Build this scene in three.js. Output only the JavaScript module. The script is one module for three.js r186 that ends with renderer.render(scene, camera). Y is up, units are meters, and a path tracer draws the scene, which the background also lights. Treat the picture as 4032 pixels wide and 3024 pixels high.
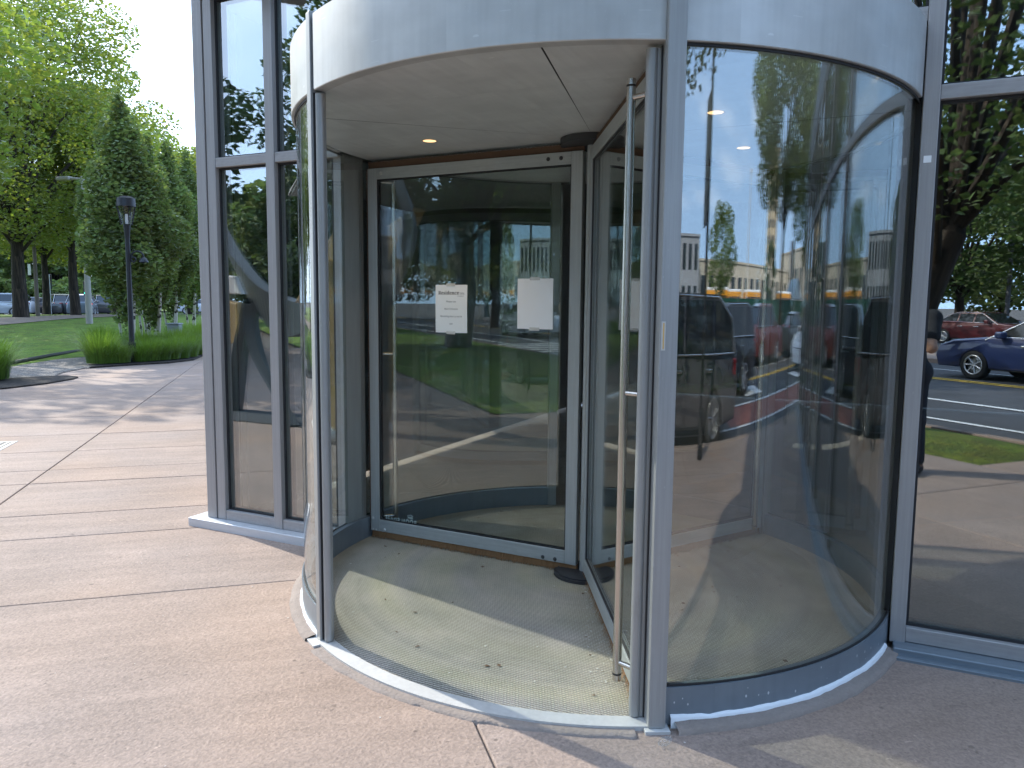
import * as THREE from 'three';
import { RoundedBoxGeometry } from 'three/addons/geometries/RoundedBoxGeometry.js';
import { mergeGeometries, mergeVertices, toCreasedNormals } from 'three/addons/utils/BufferGeometryUtils.js';
import { MarchingCubes } from 'three/addons/objects/MarchingCubes.js';
import { TextGeometry } from 'three/addons/geometries/TextGeometry.js';
import { FontLoader } from 'three/addons/loaders/FontLoader.js';

// ---------------------------------------------------------------- camera, sky, sun, exposure
const scene = new THREE.Scene();
const camera = new THREE.PerspectiveCamera(53.24, 4 / 3, 0.05, 1500);
camera.position.set(0, 1.504, 0);
camera.rotation.set(THREE.MathUtils.degToRad(-6.045), 0, THREE.MathUtils.degToRad(0.532), 'YXZ');
const renderer = new THREE.WebGLRenderer({ antialias: true });
renderer.toneMapping = THREE.LinearToneMapping;
renderer.toneMappingExposure = 1.6;
renderer.shadowMap.enabled = true;

const D2R = Math.PI / 180;
const SUN_EL = 35.3 * D2R, SUN_H = [-0.788, -0.615];
const sunDir = new THREE.Vector3(SUN_H[0] * Math.cos(SUN_EL), Math.sin(SUN_EL), SUN_H[1] * Math.cos(SUN_EL)).normalize();
function rng(seed) { let a = seed >>> 0; return () => { a = (a + 0x6d2b79f5) | 0; let t = Math.imul(a ^ (a >>> 15), 1 | a); t = (t + Math.imul(t ^ (t >>> 7), 61 | t)) ^ t; return ((t ^ (t >>> 14)) >>> 0) / 4294967296; }; }
const hash2 = (x, y, s = 0) => { let h = Math.imul(x | 0, 374761393) ^ Math.imul(y | 0, 668265263) ^ Math.imul(s | 0, 974634777); h = Math.imul(h ^ (h >>> 13), 1274126177); return ((h ^ (h >>> 16)) >>> 0) / 4294967296; };
function vnoise(x, y, per = 0, s = 0) {
  const xi = Math.floor(x), yi = Math.floor(y), fx = x - xi, fy = y - yi, w = (a) => (per ? ((a % per) + per) % per : a);
  const u = fx * fx * (3 - 2 * fx), v = fy * fy * (3 - 2 * fy), h = (a, b) => hash2(w(a), w(b), s);
  return (h(xi, yi) * (1 - u) + h(xi + 1, yi) * u) * (1 - v) + (h(xi, yi + 1) * (1 - u) + h(xi + 1, yi + 1) * u) * v;
}
function fbm(x, y, oct, per = 0, s = 0) { let a = 0.5, sum = 0, n = 0; for (let i = 0; i < oct; i++) { sum += a * vnoise(x, y, per, s + i); n += a; a *= 0.5; x *= 2; y *= 2; per *= 2; } return sum / n; }
const clamp = (x, a = 0, b = 1) => Math.min(b, Math.max(a, x)), smooth = (a, b, x) => { const t = clamp((x - a) / (b - a)); return t * t * (3 - 2 * t); };

{ // bright hazy sky: white toward the sun, blue away from it, thin high cloud
  const W = 768, H = 384, data = new Float32Array(W * H * 4);
  for (let r = 0; r < H; r++) for (let c = 0; c < W; c++) {
    const up = ((r + 0.5) / H - 0.5) * Math.PI, ro = ((c + 0.5) / W - 0.5) * 2 * Math.PI;
    const x = Math.cos(up) * Math.cos(ro), y = Math.sin(up), z = Math.cos(up) * Math.sin(ro);
    const cs = x * sunDir.x + y * sunDir.y + z * sunDir.z;
    const hz = Math.exp(-Math.max(0, y) * 3.2);
    let R = 0.46 + 0.36 * hz, G = 0.80 + 0.44 * hz, B = 1.46 + 0.36 * hz;
    const glow = Math.pow(Math.max(0, cs * 0.5 + 0.5), 5) * 1.05;
    R += glow * 1.06; G += glow * 0.96; B += glow * 0.72;
    if (y > 0.01) {
      const k = 1.4 / (y + 0.12), cl = smooth(0.52, 0.8, fbm(x * k + 7, z * k * 1.9 + 3, 5, 0, 5)) * 0.42 * smooth(0.02, 0.2, y);
      R += cl * (1.5 - R * 0.6); G += cl * (1.55 - G * 0.6); B += cl * (1.65 - B * 0.6);
    }
    const o = (r * W + c) * 4; data[o] = R; data[o + 1] = G; data[o + 2] = B; data[o + 3] = 1;
  }
  const t = new THREE.DataTexture(data, W, H, THREE.RGBAFormat, THREE.FloatType);
  t.mapping = THREE.EquirectangularReflectionMapping; t.magFilter = THREE.LinearFilter; t.minFilter = THREE.LinearFilter; t.colorSpace = THREE.LinearSRGBColorSpace; t.needsUpdate = true;
  scene.background = t; scene.environment = t;
}
const sun = new THREE.DirectionalLight(new THREE.Color(1.0, 0.95, 0.84), 3.9);
sun.name = 'sun'; sun.position.copy(sunDir).multiplyScalar(120); sun.castShadow = true; sun.shadow.mapSize.set(4096, 4096);
Object.assign(sun.shadow.camera, { left: -70, right: 70, top: 70, bottom: -70, near: 1, far: 320 });
scene.add(sun, sun.target);

// ---------------------------------------------------------------- frames: door frame (u along the wall, n out of it), street frame (t along the street, s towards it)
const C = new THREE.Vector3(0.4178, 0, -4.107), WALL_TURN = -25.5 * D2R, STREET_TURN = 16.5 * D2R;
const wallM = new THREE.Matrix4().makeRotationY(WALL_TURN).setPosition(C), streetM = new THREE.Matrix4().makeRotationY(STREET_TURN).setPosition(C);
const LW = (u, y, n) => new THREE.Vector3(u, y, n).applyMatrix4(wallM);
const SW = (t, y, s) => new THREE.Vector3(t, y, s).applyMatrix4(streetM);

// ---------------------------------------------------------------- helpers
const used = new Map();
function numbered(n) { const k = used.get(n) || 0; used.set(n, k + 1); return k ? `${n}_${String(k).padStart(3, '0')}` : n; }
function shade(o) { o.traverse((m) => { if (m.isMesh) { m.castShadow = true; m.receiveShadow = true; } }); return o; }
function thing(name, label, category, group) {
  const g = new THREE.Group(); g.name = numbered(name); g.userData = { label, category }; if (group) g.userData.group = group; scene.add(g); return g;
}
function part(parent, name, geo, mat, label) {
  const m = new THREE.Mesh(Array.isArray(geo) ? (geo.length > 1 ? merge(geo) : geo[0]) : geo, mat);
  m.name = name; m.castShadow = m.receiveShadow = true; if (label) m.userData.label = label; parent.add(m); return m;
}
function single(name, geo, mat, label, category, group) {
  const m = new THREE.Mesh(Array.isArray(geo) ? merge(geo) : geo, mat); m.name = numbered(name); m.castShadow = m.receiveShadow = true;
  m.userData = { label, category }; if (group) m.userData.group = group; scene.add(m); return m;
}
function structure(name, geo, mat) { const m = geo ? new THREE.Mesh(Array.isArray(geo) ? merge(geo) : geo, mat) : new THREE.Group(); m.name = name; m.userData.kind = 'structure'; m.castShadow = m.receiveShadow = true; scene.add(m); return m; }
function stuff(name, mesh, label, category) { mesh.name = numbered(name); mesh.userData = { kind: 'stuff', label, category }; mesh.castShadow = mesh.receiveShadow = true; scene.add(mesh); return mesh; }
function merge(list) {
  const l = list.map((g) => { g = g.index ? g.toNonIndexed() : g.clone(); for (const k of Object.keys(g.attributes)) if (!['position', 'normal', 'uv'].includes(k)) g.deleteAttribute(k); if (!g.attributes.uv) g.setAttribute('uv', new THREE.BufferAttribute(new Float32Array(g.attributes.position.count * 2), 2)); g.morphAttributes = {}; return g; });
  return mergeGeometries(l);
}
const atWall = (o) => { o.position.copy(C); o.rotation.y = WALL_TURN; return o; };
const atStreet = (o) => { o.position.copy(C); o.rotation.y = STREET_TURN; return o; };
const box = (x0, x1, y0, y1, z0, z1) => { const g = new THREE.BoxGeometry(x1 - x0, y1 - y0, z1 - z0); g.translate((x0 + x1) / 2, (y0 + y1) / 2, (z0 + z1) / 2); return g; };
const rbox = (x0, x1, y0, y1, z0, z1, r = 0.003) => { const g = new RoundedBoxGeometry(x1 - x0, y1 - y0, z1 - z0, 1, Math.min(r, (x1 - x0) / 2.1, (y1 - y0) / 2.1, (z1 - z0) / 2.1)); g.translate((x0 + x1) / 2, (y0 + y1) / 2, (z0 + z1) / 2); return g; };
const cyl = (r, y0, y1, x, z, seg = 16, r2) => { const g = new THREE.CylinderGeometry(r2 ?? r, r, y1 - y0, seg); g.translate(x, (y0 + y1) / 2, z); return g; };
function rod(a, b, r, seg = 10, r2) { // a tapered rod from a to b
  const A = new THREE.Vector3(...a), B = new THREE.Vector3(...b), d = B.clone().sub(A), g = new THREE.CylinderGeometry(r2 ?? r, r, d.length(), seg);
  g.applyQuaternion(new THREE.Quaternion().setFromUnitVectors(new THREE.Vector3(0, 1, 0), d.clone().normalize())); g.translate(...A.add(B).multiplyScalar(0.5).toArray()); return g;
}
function quadGeo(pts, uvs) { const g = new THREE.BufferGeometry(); g.setAttribute('position', new THREE.Float32BufferAttribute(pts.flat(), 3)); if (uvs) g.setAttribute('uv', new THREE.Float32BufferAttribute(uvs.flat(), 2)); const n = pts.length / 4, ix = []; for (let i = 0; i < n; i++) ix.push(i * 4, i * 4 + 1, i * 4 + 2, i * 4, i * 4 + 2, i * 4 + 3); g.setIndex(ix); g.computeVertexNormals(); return g; }
// arcs about the y axis; angle a in degrees from +z towards +x
const pol = (r, a) => [Math.sin(a * D2R) * r, Math.cos(a * D2R) * r];
function arcSheet(R, a0, a1, y0, y1, seg = 48, flip = 1) {
  const p = [], n = [], uv = [], ix = [];
  for (let i = 0; i <= seg; i++) { const a = a0 + (a1 - a0) * i / seg, [x, z] = pol(R, a), [nx, nz] = pol(flip, a); for (const y of [y0, y1]) { p.push(x, y, z); n.push(nx, 0, nz); uv.push(a * D2R * R, y); } }
  for (let i = 0; i < seg; i++) { const k = i * 2; if (flip > 0) ix.push(k, k + 2, k + 1, k + 1, k + 2, k + 3); else ix.push(k, k + 1, k + 2, k + 1, k + 3, k + 2); }
  const g = new THREE.BufferGeometry(); g.setAttribute('position', new THREE.Float32BufferAttribute(p, 3)); g.setAttribute('normal', new THREE.Float32BufferAttribute(n, 3)); g.setAttribute('uv', new THREE.Float32BufferAttribute(uv, 2)); g.setIndex(ix); return g;
}
function arcRing(R0, R1, a0, a1, y, seg = 48, up = 1, y1 = y) { // flat or sloped ring: R0 at y, R1 at y1
  const p = [], uv = [], ix = [];
  for (let i = 0; i <= seg; i++) { const a = a0 + (a1 - a0) * i / seg; for (const [R, yy] of [[R0, y], [R1, y1]]) { const [x, z] = pol(R, a); p.push(x, yy, z); uv.push(x, z); } }
  for (let i = 0; i < seg; i++) { const k = i * 2; if (up > 0) ix.push(k, k + 1, k + 2, k + 1, k + 3, k + 2); else ix.push(k, k + 2, k + 1, k + 1, k + 2, k + 3); }
  const g = new THREE.BufferGeometry(); g.setAttribute('position', new THREE.Float32BufferAttribute(p, 3)); g.setAttribute('uv', new THREE.Float32BufferAttribute(uv, 2)); g.setIndex(ix); g.computeVertexNormals(); return g;
}
function arcSolid(R0, R1, a0, a1, y0, y1, seg = 48) {
  const cap = (a) => { const [x0, z0] = pol(R0, a), [x1, z1] = pol(R1, a); return quadGeo([[x0, y0, z0], [x1, y0, z1], [x1, y1, z1], [x0, y1, z0]], [[0, y0], [R1 - R0, y0], [R1 - R0, y1], [0, y1]]); };
  return merge([arcSheet(R1, a0, a1, y0, y1, seg, 1), arcSheet(R0, a0, a1, y0, y1, seg, -1), arcRing(R0, R1, a0, a1, y1, seg, 1), arcRing(R0, R1, a0, a1, y0, seg, -1), cap(a0), cap(a1)]);
}
const sheet = (x0, x1, y0, y1, z) => quadGeo([[x0, y0, z], [x1, y0, z], [x1, y1, z], [x0, y1, z]], [[x0, y0], [x1, y0], [x1, y1], [x0, y1]]);
const ground = (x0, x1, z0, z1, y) => quadGeo([[x0, y, z1], [x1, y, z1], [x1, y, z0], [x0, y, z0]], [[x0, z1], [x1, z1], [x1, z0], [x0, z0]]);

// ---------------------------------------------------------------- textures
function tex(size, f, srgb = true, repeat = 1, h = size) {
  const d = new Uint8Array(size * h * 4);
  for (let y = 0; y < h; y++) for (let x = 0; x < size; x++) { const c = f(x / size, y / h, x, y), o = (y * size + x) * 4; if (typeof c === 'number') { d[o] = d[o + 1] = d[o + 2] = clamp(c) * 255; } else { d[o] = clamp(c[0]) * 255; d[o + 1] = clamp(c[1]) * 255; d[o + 2] = clamp(c[2]) * 255; } d[o + 3] = 255; }
  const t = new THREE.DataTexture(d, size, h, THREE.RGBAFormat); t.wrapS = t.wrapT = THREE.RepeatWrapping; t.magFilter = THREE.LinearFilter; t.minFilter = THREE.LinearMipmapLinearFilter; t.generateMipmaps = true; t.repeat.set(repeat, repeat); if (srgb) t.colorSpace = THREE.SRGBColorSpace; t.needsUpdate = true; return t;
}
const lum = (a, k) => a.map((v) => v * k);
// concrete: fine aggregate, broom strokes, pale and dark blotches (one tile is 3.2 m)
const SPOTS = []; { const R = rng(8); for (let i = 0; i < 26; i++) SPOTS.push([R(), R(), 0.002 + 0.004 * R(), -0.13 - 0.1 * R()]); for (let i = 0; i < 7; i++) SPOTS.push([R(), R(), 0.03 + 0.07 * R(), 0.035 * (R() < 0.6 ? 1 : -1)]); }
const concF = (u, v) => {
  const blot = fbm(u * 5, v * 5, 4, 5, 11), streak = fbm(u * 7, v * 46, 3, 7, 21), grain = fbm(u * 380, v * 380, 2, 380, 31), fine = hash2(Math.floor(u * 1024), Math.floor(v * 1024), 3);
  const pit = vnoise(u * 330, v * 330, 330, 41), stone = vnoise(u * 250, v * 250, 250, 51), wear = smooth(0.45, 0.7, fbm(u * 9, v * 9, 3, 9, 61));
  let k = 0.88 + 0.12 * (blot - 0.5) + 0.11 * (streak - 0.5) + 0.20 * (grain - 0.5) + 0.09 * (fine - 0.5);
  for (const [sx, sy, sr, sd] of SPOTS) { const dx = Math.abs(u - sx), dy = Math.abs(v - sy), d = Math.hypot(Math.min(dx, 1 - dx), Math.min(dy, 1 - dy)) * (0.8 + 0.4 * blot); if (d < sr) k += sd * smooth(1, 0.55, d / sr) * (0.6 + 0.8 * grain); }
  if (pit > 0.93) k -= 0.16 * wear; if (stone > 0.955) k += 0.2 * wear;
  return k;
};
const concMap = tex(1024, (u, v) => { const k = concF(u, v), warm = fbm(u * 4, v * 4, 3, 4, 71); return [0.640 * k + 0.03 * (warm - 0.5), 0.560 * k, 0.508 * k - 0.03 * (warm - 0.5)]; }, true, 1 / 3.2);
const concBump = tex(1024, (u, v) => clamp(0.5 + (fbm(u * 380, v * 380, 2, 380, 31) - 0.5) * 0.9 + (vnoise(u * 330, v * 330, 330, 41) > 0.93 ? -0.3 : 0) + (hash2(Math.floor(u * 1024), Math.floor(v * 1024), 3) - 0.5) * 0.3), false, 1 / 3.2);
const aspMap = tex(512, (u, v) => { const k = 0.27 + 0.1 * (fbm(u * 6, v * 6, 4, 6, 4) - 0.5) + 0.13 * (hash2(u * 512, v * 512, 8) - 0.5); return [k, k, k * 1.03]; }, true, 1 / 4);
const grassMap = tex(512, (u, v) => { const b = fbm(u * 9, v * 9, 4, 9, 14), f = fbm(u * 90, v * 60, 2, 0, 15), g = hash2(u * 512, v * 512, 17), k = 1.0 + 0.42 * (b - 0.5) + 0.55 * (f - 0.5) + 0.35 * (g - 0.5), y = fbm(u * 14, v * 14, 3, 14, 19); return [0.35 * k + 0.1 * (y - 0.4), 0.455 * k, 0.11 * k]; }, true, 1 / 3);
const grassBump = tex(512, (u, v) => fbm(u * 90, v * 60, 2, 0, 15) * 0.6 + hash2(u * 512, v * 512, 17) * 0.4, false, 1 / 3);
// ribbed entrance mat: rows of loops (one tile 0.32 m)
const matRow = (u, v) => { const row = v * 24, r = Math.abs((row % 1) - 0.5) * 2, loop = Math.sin((u * 26 + (Math.floor(row) % 2) * 0.5) * 2 * Math.PI) * 0.5 + 0.5; return clamp(1.1 - r * 1.05) * (0.75 + 0.25 * loop); };
const matWhole = tex(2048, (u, v) => { const x = (u - 0.5) * 2.94, z = (v - 0.5) * 2.94, h = matRow((x / 0.32) % 1 + 1, ((z / 0.32) % 1 + 1) % 1), n = hash2(u * 2048, v * 2048, 33), rr = Math.hypot(x, z), an = Math.atan2(x, z), arc = vnoise(rr * 34, an * 1.3 + 9, 0, 37), arc2 = vnoise(rr * 9, an * 0.9 + 4, 0, 38), b = fbm(u * 14, v * 14, 3, 0, 35), spot = vnoise(u * 330, v * 330, 0, 39) > 0.955 ? -0.1 : 0;
  const k = 0.53 + 0.34 * h + 0.17 * (n - 0.5) + 0.16 * (b - 0.5) + 0.04 * (arc - 0.5) + 0.05 * (arc2 - 0.5) + spot; return [k, k * (0.955 - 0.03 * (b - 0.5)), k * (0.855 - 0.08 * (arc2 - 0.5))]; }, true, 1 / 2.94); matWhole.offset.set(0.5, 0.5);
const matBump = tex(512, (u, v) => matRow(u, v), false, 1 / 0.32);
const dirtMap = tex(512, (u, v) => { const a = fbm(u * 6, v * 6, 5, 6, 44), b = fbm(u * 80, v * 80, 2, 80, 45), k = 0.94 + 0.1 * (a - 0.5) + 0.06 * (b - 0.5); return [k, k, k]; }, true, 1);
const smearRough = tex(512, (u, v) => 0.40 + 0.08 * smooth(0.35, 0.75, fbm(u * 5, v * 9, 4, 0, 54)) + 0.05 * (fbm(u * 90, v * 90, 2, 90, 55) - 0.5), false, 1);
const metalMap = tex(512, (u, v) => { const st = fbm(u * 40, v * 3, 3, 0, 144), a = fbm(u * 7, v * 12, 4, 0, 145), sp = hash2(u * 512, v * 512, 146) > 0.9985 ? 0.12 : 0, sc = vnoise(u * 9, v * 150, 0, 147) > 0.965 ? 0.07 : 0, k = 0.93 + 0.06 * (st - 0.5) + 0.10 * (a - 0.5) + sp + sc; return [k, k, k]; }, true, 1);
const barkMap = tex(256, (u, v) => { const r = fbm(u * 18, v * 4, 4, 0, 64), k = 0.34 + 0.5 * (r - 0.5); return [k * 1.02, k * 0.9, k * 0.78]; }, true, 1);
const birchMap = tex(256, (u, v) => { const d = fbm(u * 3, v * 26, 3, 0, 74) > 0.63 || fbm(u * 4, v * 5, 3, 0, 75) > 0.72, k = 0.82 + 0.1 * (fbm(u * 20, v * 20, 2, 0, 76) - 0.5); return d ? [0.24, 0.22, 0.2] : [k, k * 0.97, k * 0.92]; }, true, 1);
const gravelMap = tex(256, (u, v) => { const k = 0.42 + 0.5 * (hash2(u * 128, v * 128, 84) - 0.5) + 0.2 * (fbm(u * 40, v * 40, 2, 40, 85) - 0.5); return [k, k * 0.95, k * 0.9]; }, true, 1 / 1.2);
const mulchMap = tex(256, (u, v) => { const k = 0.17 + 0.2 * (fbm(u * 60, v * 25, 2, 0, 94) - 0.5) + 0.1 * (hash2(u * 256, v * 256, 95) - 0.5); return [k * 1.1, k * 0.95, k * 0.85]; }, true, 1 / 1.2);

// ---------------------------------------------------------------- materials
const col = (r, g, b) => new THREE.Color().setRGB(r, g, b);
const std = (r, g, b, roughness = 0.8, metalness = 0, extra = {}) => new THREE.MeshStandardMaterial({ color: col(r, g, b), roughness, metalness, ...extra });
const phys = (r, g, b, roughness, extra = {}) => new THREE.MeshPhysicalMaterial({ color: col(r, g, b), roughness, ...extra });
const M = {};
M.concrete = std(1, 1, 1, 0.86, 0, { map: concMap, bumpMap: concBump, bumpScale: 0.0026 });
M.walk = std(0.86, 0.87, 0.88, 0.9, 0, { map: concMap });
M.earth = std(0.10, 0.085, 0.07, 1);
M.asphalt = std(1, 1, 1, 0.9, 0, { map: aspMap });
M.lawn = std(1, 1, 1, 0.95, 0, { map: grassMap, bumpMap: grassBump, bumpScale: 0.03 });
M.shadedDryLawn = std(0.95, 0.72, 0.75, 0.95, 0, { map: grassMap, bumpMap: grassBump, bumpScale: 0.03 });  // dry grass tint on the lawn map, with shade put into its colour
M.paintWhite = std(0.72, 0.72, 0.7, 0.8);
M.paintYellow = std(0.7, 0.45, 0.06, 0.8);
M.bikeRed = std(0.25, 0.09, 0.07, 0.9, 0, { map: dirtMap });
// powder-coated aluminium with a faint metal flake
M.frame = phys(0.42, 0.40, 0.39, 0.45, { metalness: 0.25, map: metalMap });
M.fascia = phys(0.58, 0.585, 0.57, 1, { metalness: 0.4, map: metalMap, roughnessMap: smearRough });
M.drumFrame = phys(0.385, 0.39, 0.385, 0.38, { metalness: 0.3, map: metalMap });
M.kick = phys(0.25, 0.295, 0.335, 0.34, { metalness: 0.35, map: metalMap });
M.ceiling = phys(0.70, 0.72, 0.71, 0.4, { metalness: 0.25, map: metalMap });
M.wing = phys(0.46, 0.48, 0.475, 0.4, { metalness: 0.25, map: metalMap });
M.dark = std(0.03, 0.03, 0.033, 0.55);
M.gasket = std(0.018, 0.018, 0.02, 0.6);
M.steel = std(0.62, 0.585, 0.54, 0.26, 1, { map: dirtMap });
M.aluminium = std(0.62, 0.61, 0.59, 0.5, 0.2, { map: dirtMap });
M.caulk = std(0.80, 0.81, 0.82, 0.6);
M.mortar = std(0.30, 0.245, 0.21, 0.9, 0, { map: dirtMap, bumpMap: concBump, bumpScale: 0.003 });
M.sill = std(0.66, 0.67, 0.69, 0.45, 0.3, { map: dirtMap });
M.brush = std(0.13, 0.078, 0.05, 1);
M.brushPale = std(0.26, 0.14, 0.065, 1);
M.mat = std(1, 1, 1, 1, 0, { map: matWhole, bumpMap: matBump, bumpScale: 0.009 });
M.paper = std(0.9, 0.9, 0.89, 0.9);
M.tape = phys(0.8, 0.8, 0.76, 0.35, { transparent: true, opacity: 0.45 });
const glass = (ior, r, g, b, rough = 0.0) => new THREE.MeshPhysicalMaterial({ color: col(r, g, b), roughness: rough, transmission: 1, thickness: 0, ior, side: THREE.DoubleSide });
M.facadeGlass = glass(3.2, 0.80, 0.88, 0.87); // solar-control coating
M.drumGlass = glass(2.25, 0.93, 0.97, 0.955);
M.wingGlass = glass(1.9, 0.93, 0.96, 0.95);
M.clearGlass = glass(1.5, 0.97, 0.98, 0.98);
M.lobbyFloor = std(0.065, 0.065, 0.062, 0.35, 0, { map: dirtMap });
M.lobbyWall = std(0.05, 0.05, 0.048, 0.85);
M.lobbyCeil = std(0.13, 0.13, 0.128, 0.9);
M.cladding = std(0.27, 0.275, 0.285, 0.5, 0.2, { map: dirtMap });
M.lampWarm = new THREE.MeshStandardMaterial({ color: col(0.9, 0.8, 0.6), emissive: col(1.0, 0.6, 0.26), emissiveIntensity: 1.15, roughness: 0.6 });
M.bark = std(0.36, 0.34, 0.33, 0.95, 0, { map: barkMap });
M.birch = std(0.82, 0.82, 0.80, 0.85, 0, { map: birchMap });
const leafMat = (r, g, b, t = 0.45) => new THREE.MeshPhysicalMaterial({ color: col(r, g, b), roughness: 1, transmission: t, thickness: 0, ior: 1.35, side: THREE.DoubleSide, vertexColors: true });
M.gravel = std(1, 1, 1, 1, 0, { map: gravelMap });
M.mulch = std(1, 1, 1, 1, 0, { map: mulchMap });

// ---------------------------------------------------------------- GROUND AND SETTING
structure('ground', ground(-700, 700, -700, 700, -0.17), M.earth);

// plaza: concrete slabs cut by saw joints, each its own piece, laid in the street frame
{
  const plaza = structure('plaza'); atStreet(plaza);
  const R = rng(5);
  part(plaza, 'joint_filler', ground(-22, 20, -40, 5.2, -0.011), std(0.11, 0.092, 0.085, 0.95));
  const slab = (t0, t1, s0, s1) => {
    const g = 0.0036, b = 0.005, top = (R() - 0.5) * 0.0025, bot = -0.13, ou = R() * 3.2, ov = R() * 3.2;
    const x0 = t0 + g, x1 = t1 - g, z0 = s0 + g, z1 = s1 - g, P = [], UV = [];
    const uv = (x, z) => [x + ou, z + ov], q = (...c) => { for (const v of c) { P.push(v); UV.push(uv(v[0], v[2] + v[1])); } };
    const i = [[x0 + b, top, z1 - b], [x1 - b, top, z1 - b], [x1 - b, top, z0 + b], [x0 + b, top, z0 + b]], e = [[x0, top - b, z1], [x1, top - b, z1], [x1, top - b, z0], [x0, top - b, z0]], d = e.map((v) => [v[0], bot, v[2]]);
    q(...i); for (let k = 0; k < 4; k++) { const m = (k + 1) % 4; q(e[k], e[m], i[m], i[k]); q(d[k], d[m], e[m], e[k]); }
    const geo = quadGeo(P, UV).toNonIndexed(); geo.computeVertexNormals(); part(plaza, 'concrete_slab', geo, M.concrete);
  };
  const sCuts = [-40, -33, -27, -22.5, -18.6, -15.2, -12.4, -10.0, -9.07, -7.08, -5.66, -4.62, -3.70, -3.16, -2.12, -1.53, -0.36];
  for (let i = 0; i + 1 < sCuts.length; i++) for (const [a, b] of [[-22, -16], [-16, -9.8], [-9.8, -3.6], [-3.6, 2.6]]) { slab(a, b, sCuts[i], sCuts[i + 1]); }
  for (const [s0, s1] of [[-0.36, 3.1], [3.1, 5.2]]) for (const [a, b] of [[-22, -16], [-16, -11.6], [-11.6, -9], [-9, -6], [-6, -3.6], [-3.6, -0.94], [-0.94, 1.8], [1.8, 4.5], [4.5, 7.5], [7.5, 11], [11, 15], [15, 20]]) { if (a < -9 && s0 > 3) continue; if (a < -6 && s0 > 3) continue; slab(a, b, s0, a < -6 ? Math.min(s1, 1.4) : s1); }
  for (const [a, b] of [[-1.55, 0.6], [0.6, 3.4], [3.4, 6.4], [6.4, 9.6], [9.6, 13], [13, 17], [17, 22], [22, 28], [28, 36]]) slab(a, b, 5.2, 6.82);
  for (const [a, b] of [[20, 26], [26, 32], [32, 40]]) slab(a, b, 2.2, 5.2);
}
// street: asphalt, bike lane, lines, kerbs, far pavement
{
  const road = structure('road', ground(-140, 160, 7.0, 18.2, -0.125), M.asphalt); atStreet(road);
  atStreet(structure('cross_street', ground(-60, -38, 18.3, 120, -0.12), M.asphalt));
  const lot = structure('parking_lot', ground(-37.5, 160, 20.6, 120, -0.121), M.asphalt); atStreet(lot);
  const bike = structure('bike_lane', ground(3.4, 150, 8.35, 10.2, -0.12), M.bikeRed); atStreet(bike);
  const lines = structure('road_markings'); atStreet(lines);
  const ln = (t0, t1, s0, s1, m = M.paintWhite) => part(lines, 'painted_line', ground(t0, t1, s0, s1, -0.115), m);
  ln(-140, 150, 10.25, 10.4); ln(-140, 150, 8.18, 8.3); ln(-140, 160, 13.72, 13.84, M.paintYellow); ln(-140, 160, 13.96, 14.08, M.paintYellow); ln(-140, 150, 16.2, 16.3);
  for (let i = 0; i < 8; i++) ln(-25 + i * 1.15, -24.45 + i * 1.15, 7.4, 17.6);
  for (const t of [6, 12.5]) ln(t, t + 1.6, 11.2, 12.6); // lane arrows worn to blocks
  const kerbs = structure('kerb'); atStreet(kerbs);
  for (let t = -60; t < 60; t += 3) { part(kerbs, 'kerb_stone', rbox(t + 0.006, t + 2.994, -0.16, 0.005, 6.84, 6.99, 0.015), M.walk); part(kerbs, 'kerb_stone', rbox(t + 0.006, t + 2.994, -0.16, 0.005, 18.21, 18.36, 0.015), M.walk); }
  atStreet(structure('far_pavement', box(-37, 160, -0.15, 0.0, 18.37, 20.55), M.walk));
}
// lawns behind the camera, seen only in the glass
{
  const lawnSheet = (name, t0, t1, s0, s1, m = M.lawn) => { const g = new THREE.PlaneGeometry(t1 - t0, s1 - s0, Math.ceil((t1 - t0) * 2), Math.ceil((s1 - s0) * 2)); g.rotateX(-Math.PI / 2); g.translate((t0 + t1) / 2, 0, (s0 + s1) / 2); const p = g.attributes.position, uv = g.attributes.uv; for (let i = 0; i < p.count; i++) { const x = p.getX(i), z = p.getZ(i), e = Math.min(x - t0, t1 - x, z - s0, s1 - z); p.setY(i, -0.01 + 0.05 * smooth(0, 0.6, e) + 0.04 * (fbm(x * 0.5, z * 0.5, 3) - 0.4)); uv.setXY(i, x, z); } g.computeVertexNormals(); atStreet(structure(name, g, m)); };
  lawnSheet('street_lawn', -60, -6.05, 1.45, 6.8); lawnSheet('verge', -6, -1.6, 5.25, 6.8, M.shadedDryLawn);
}
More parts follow.
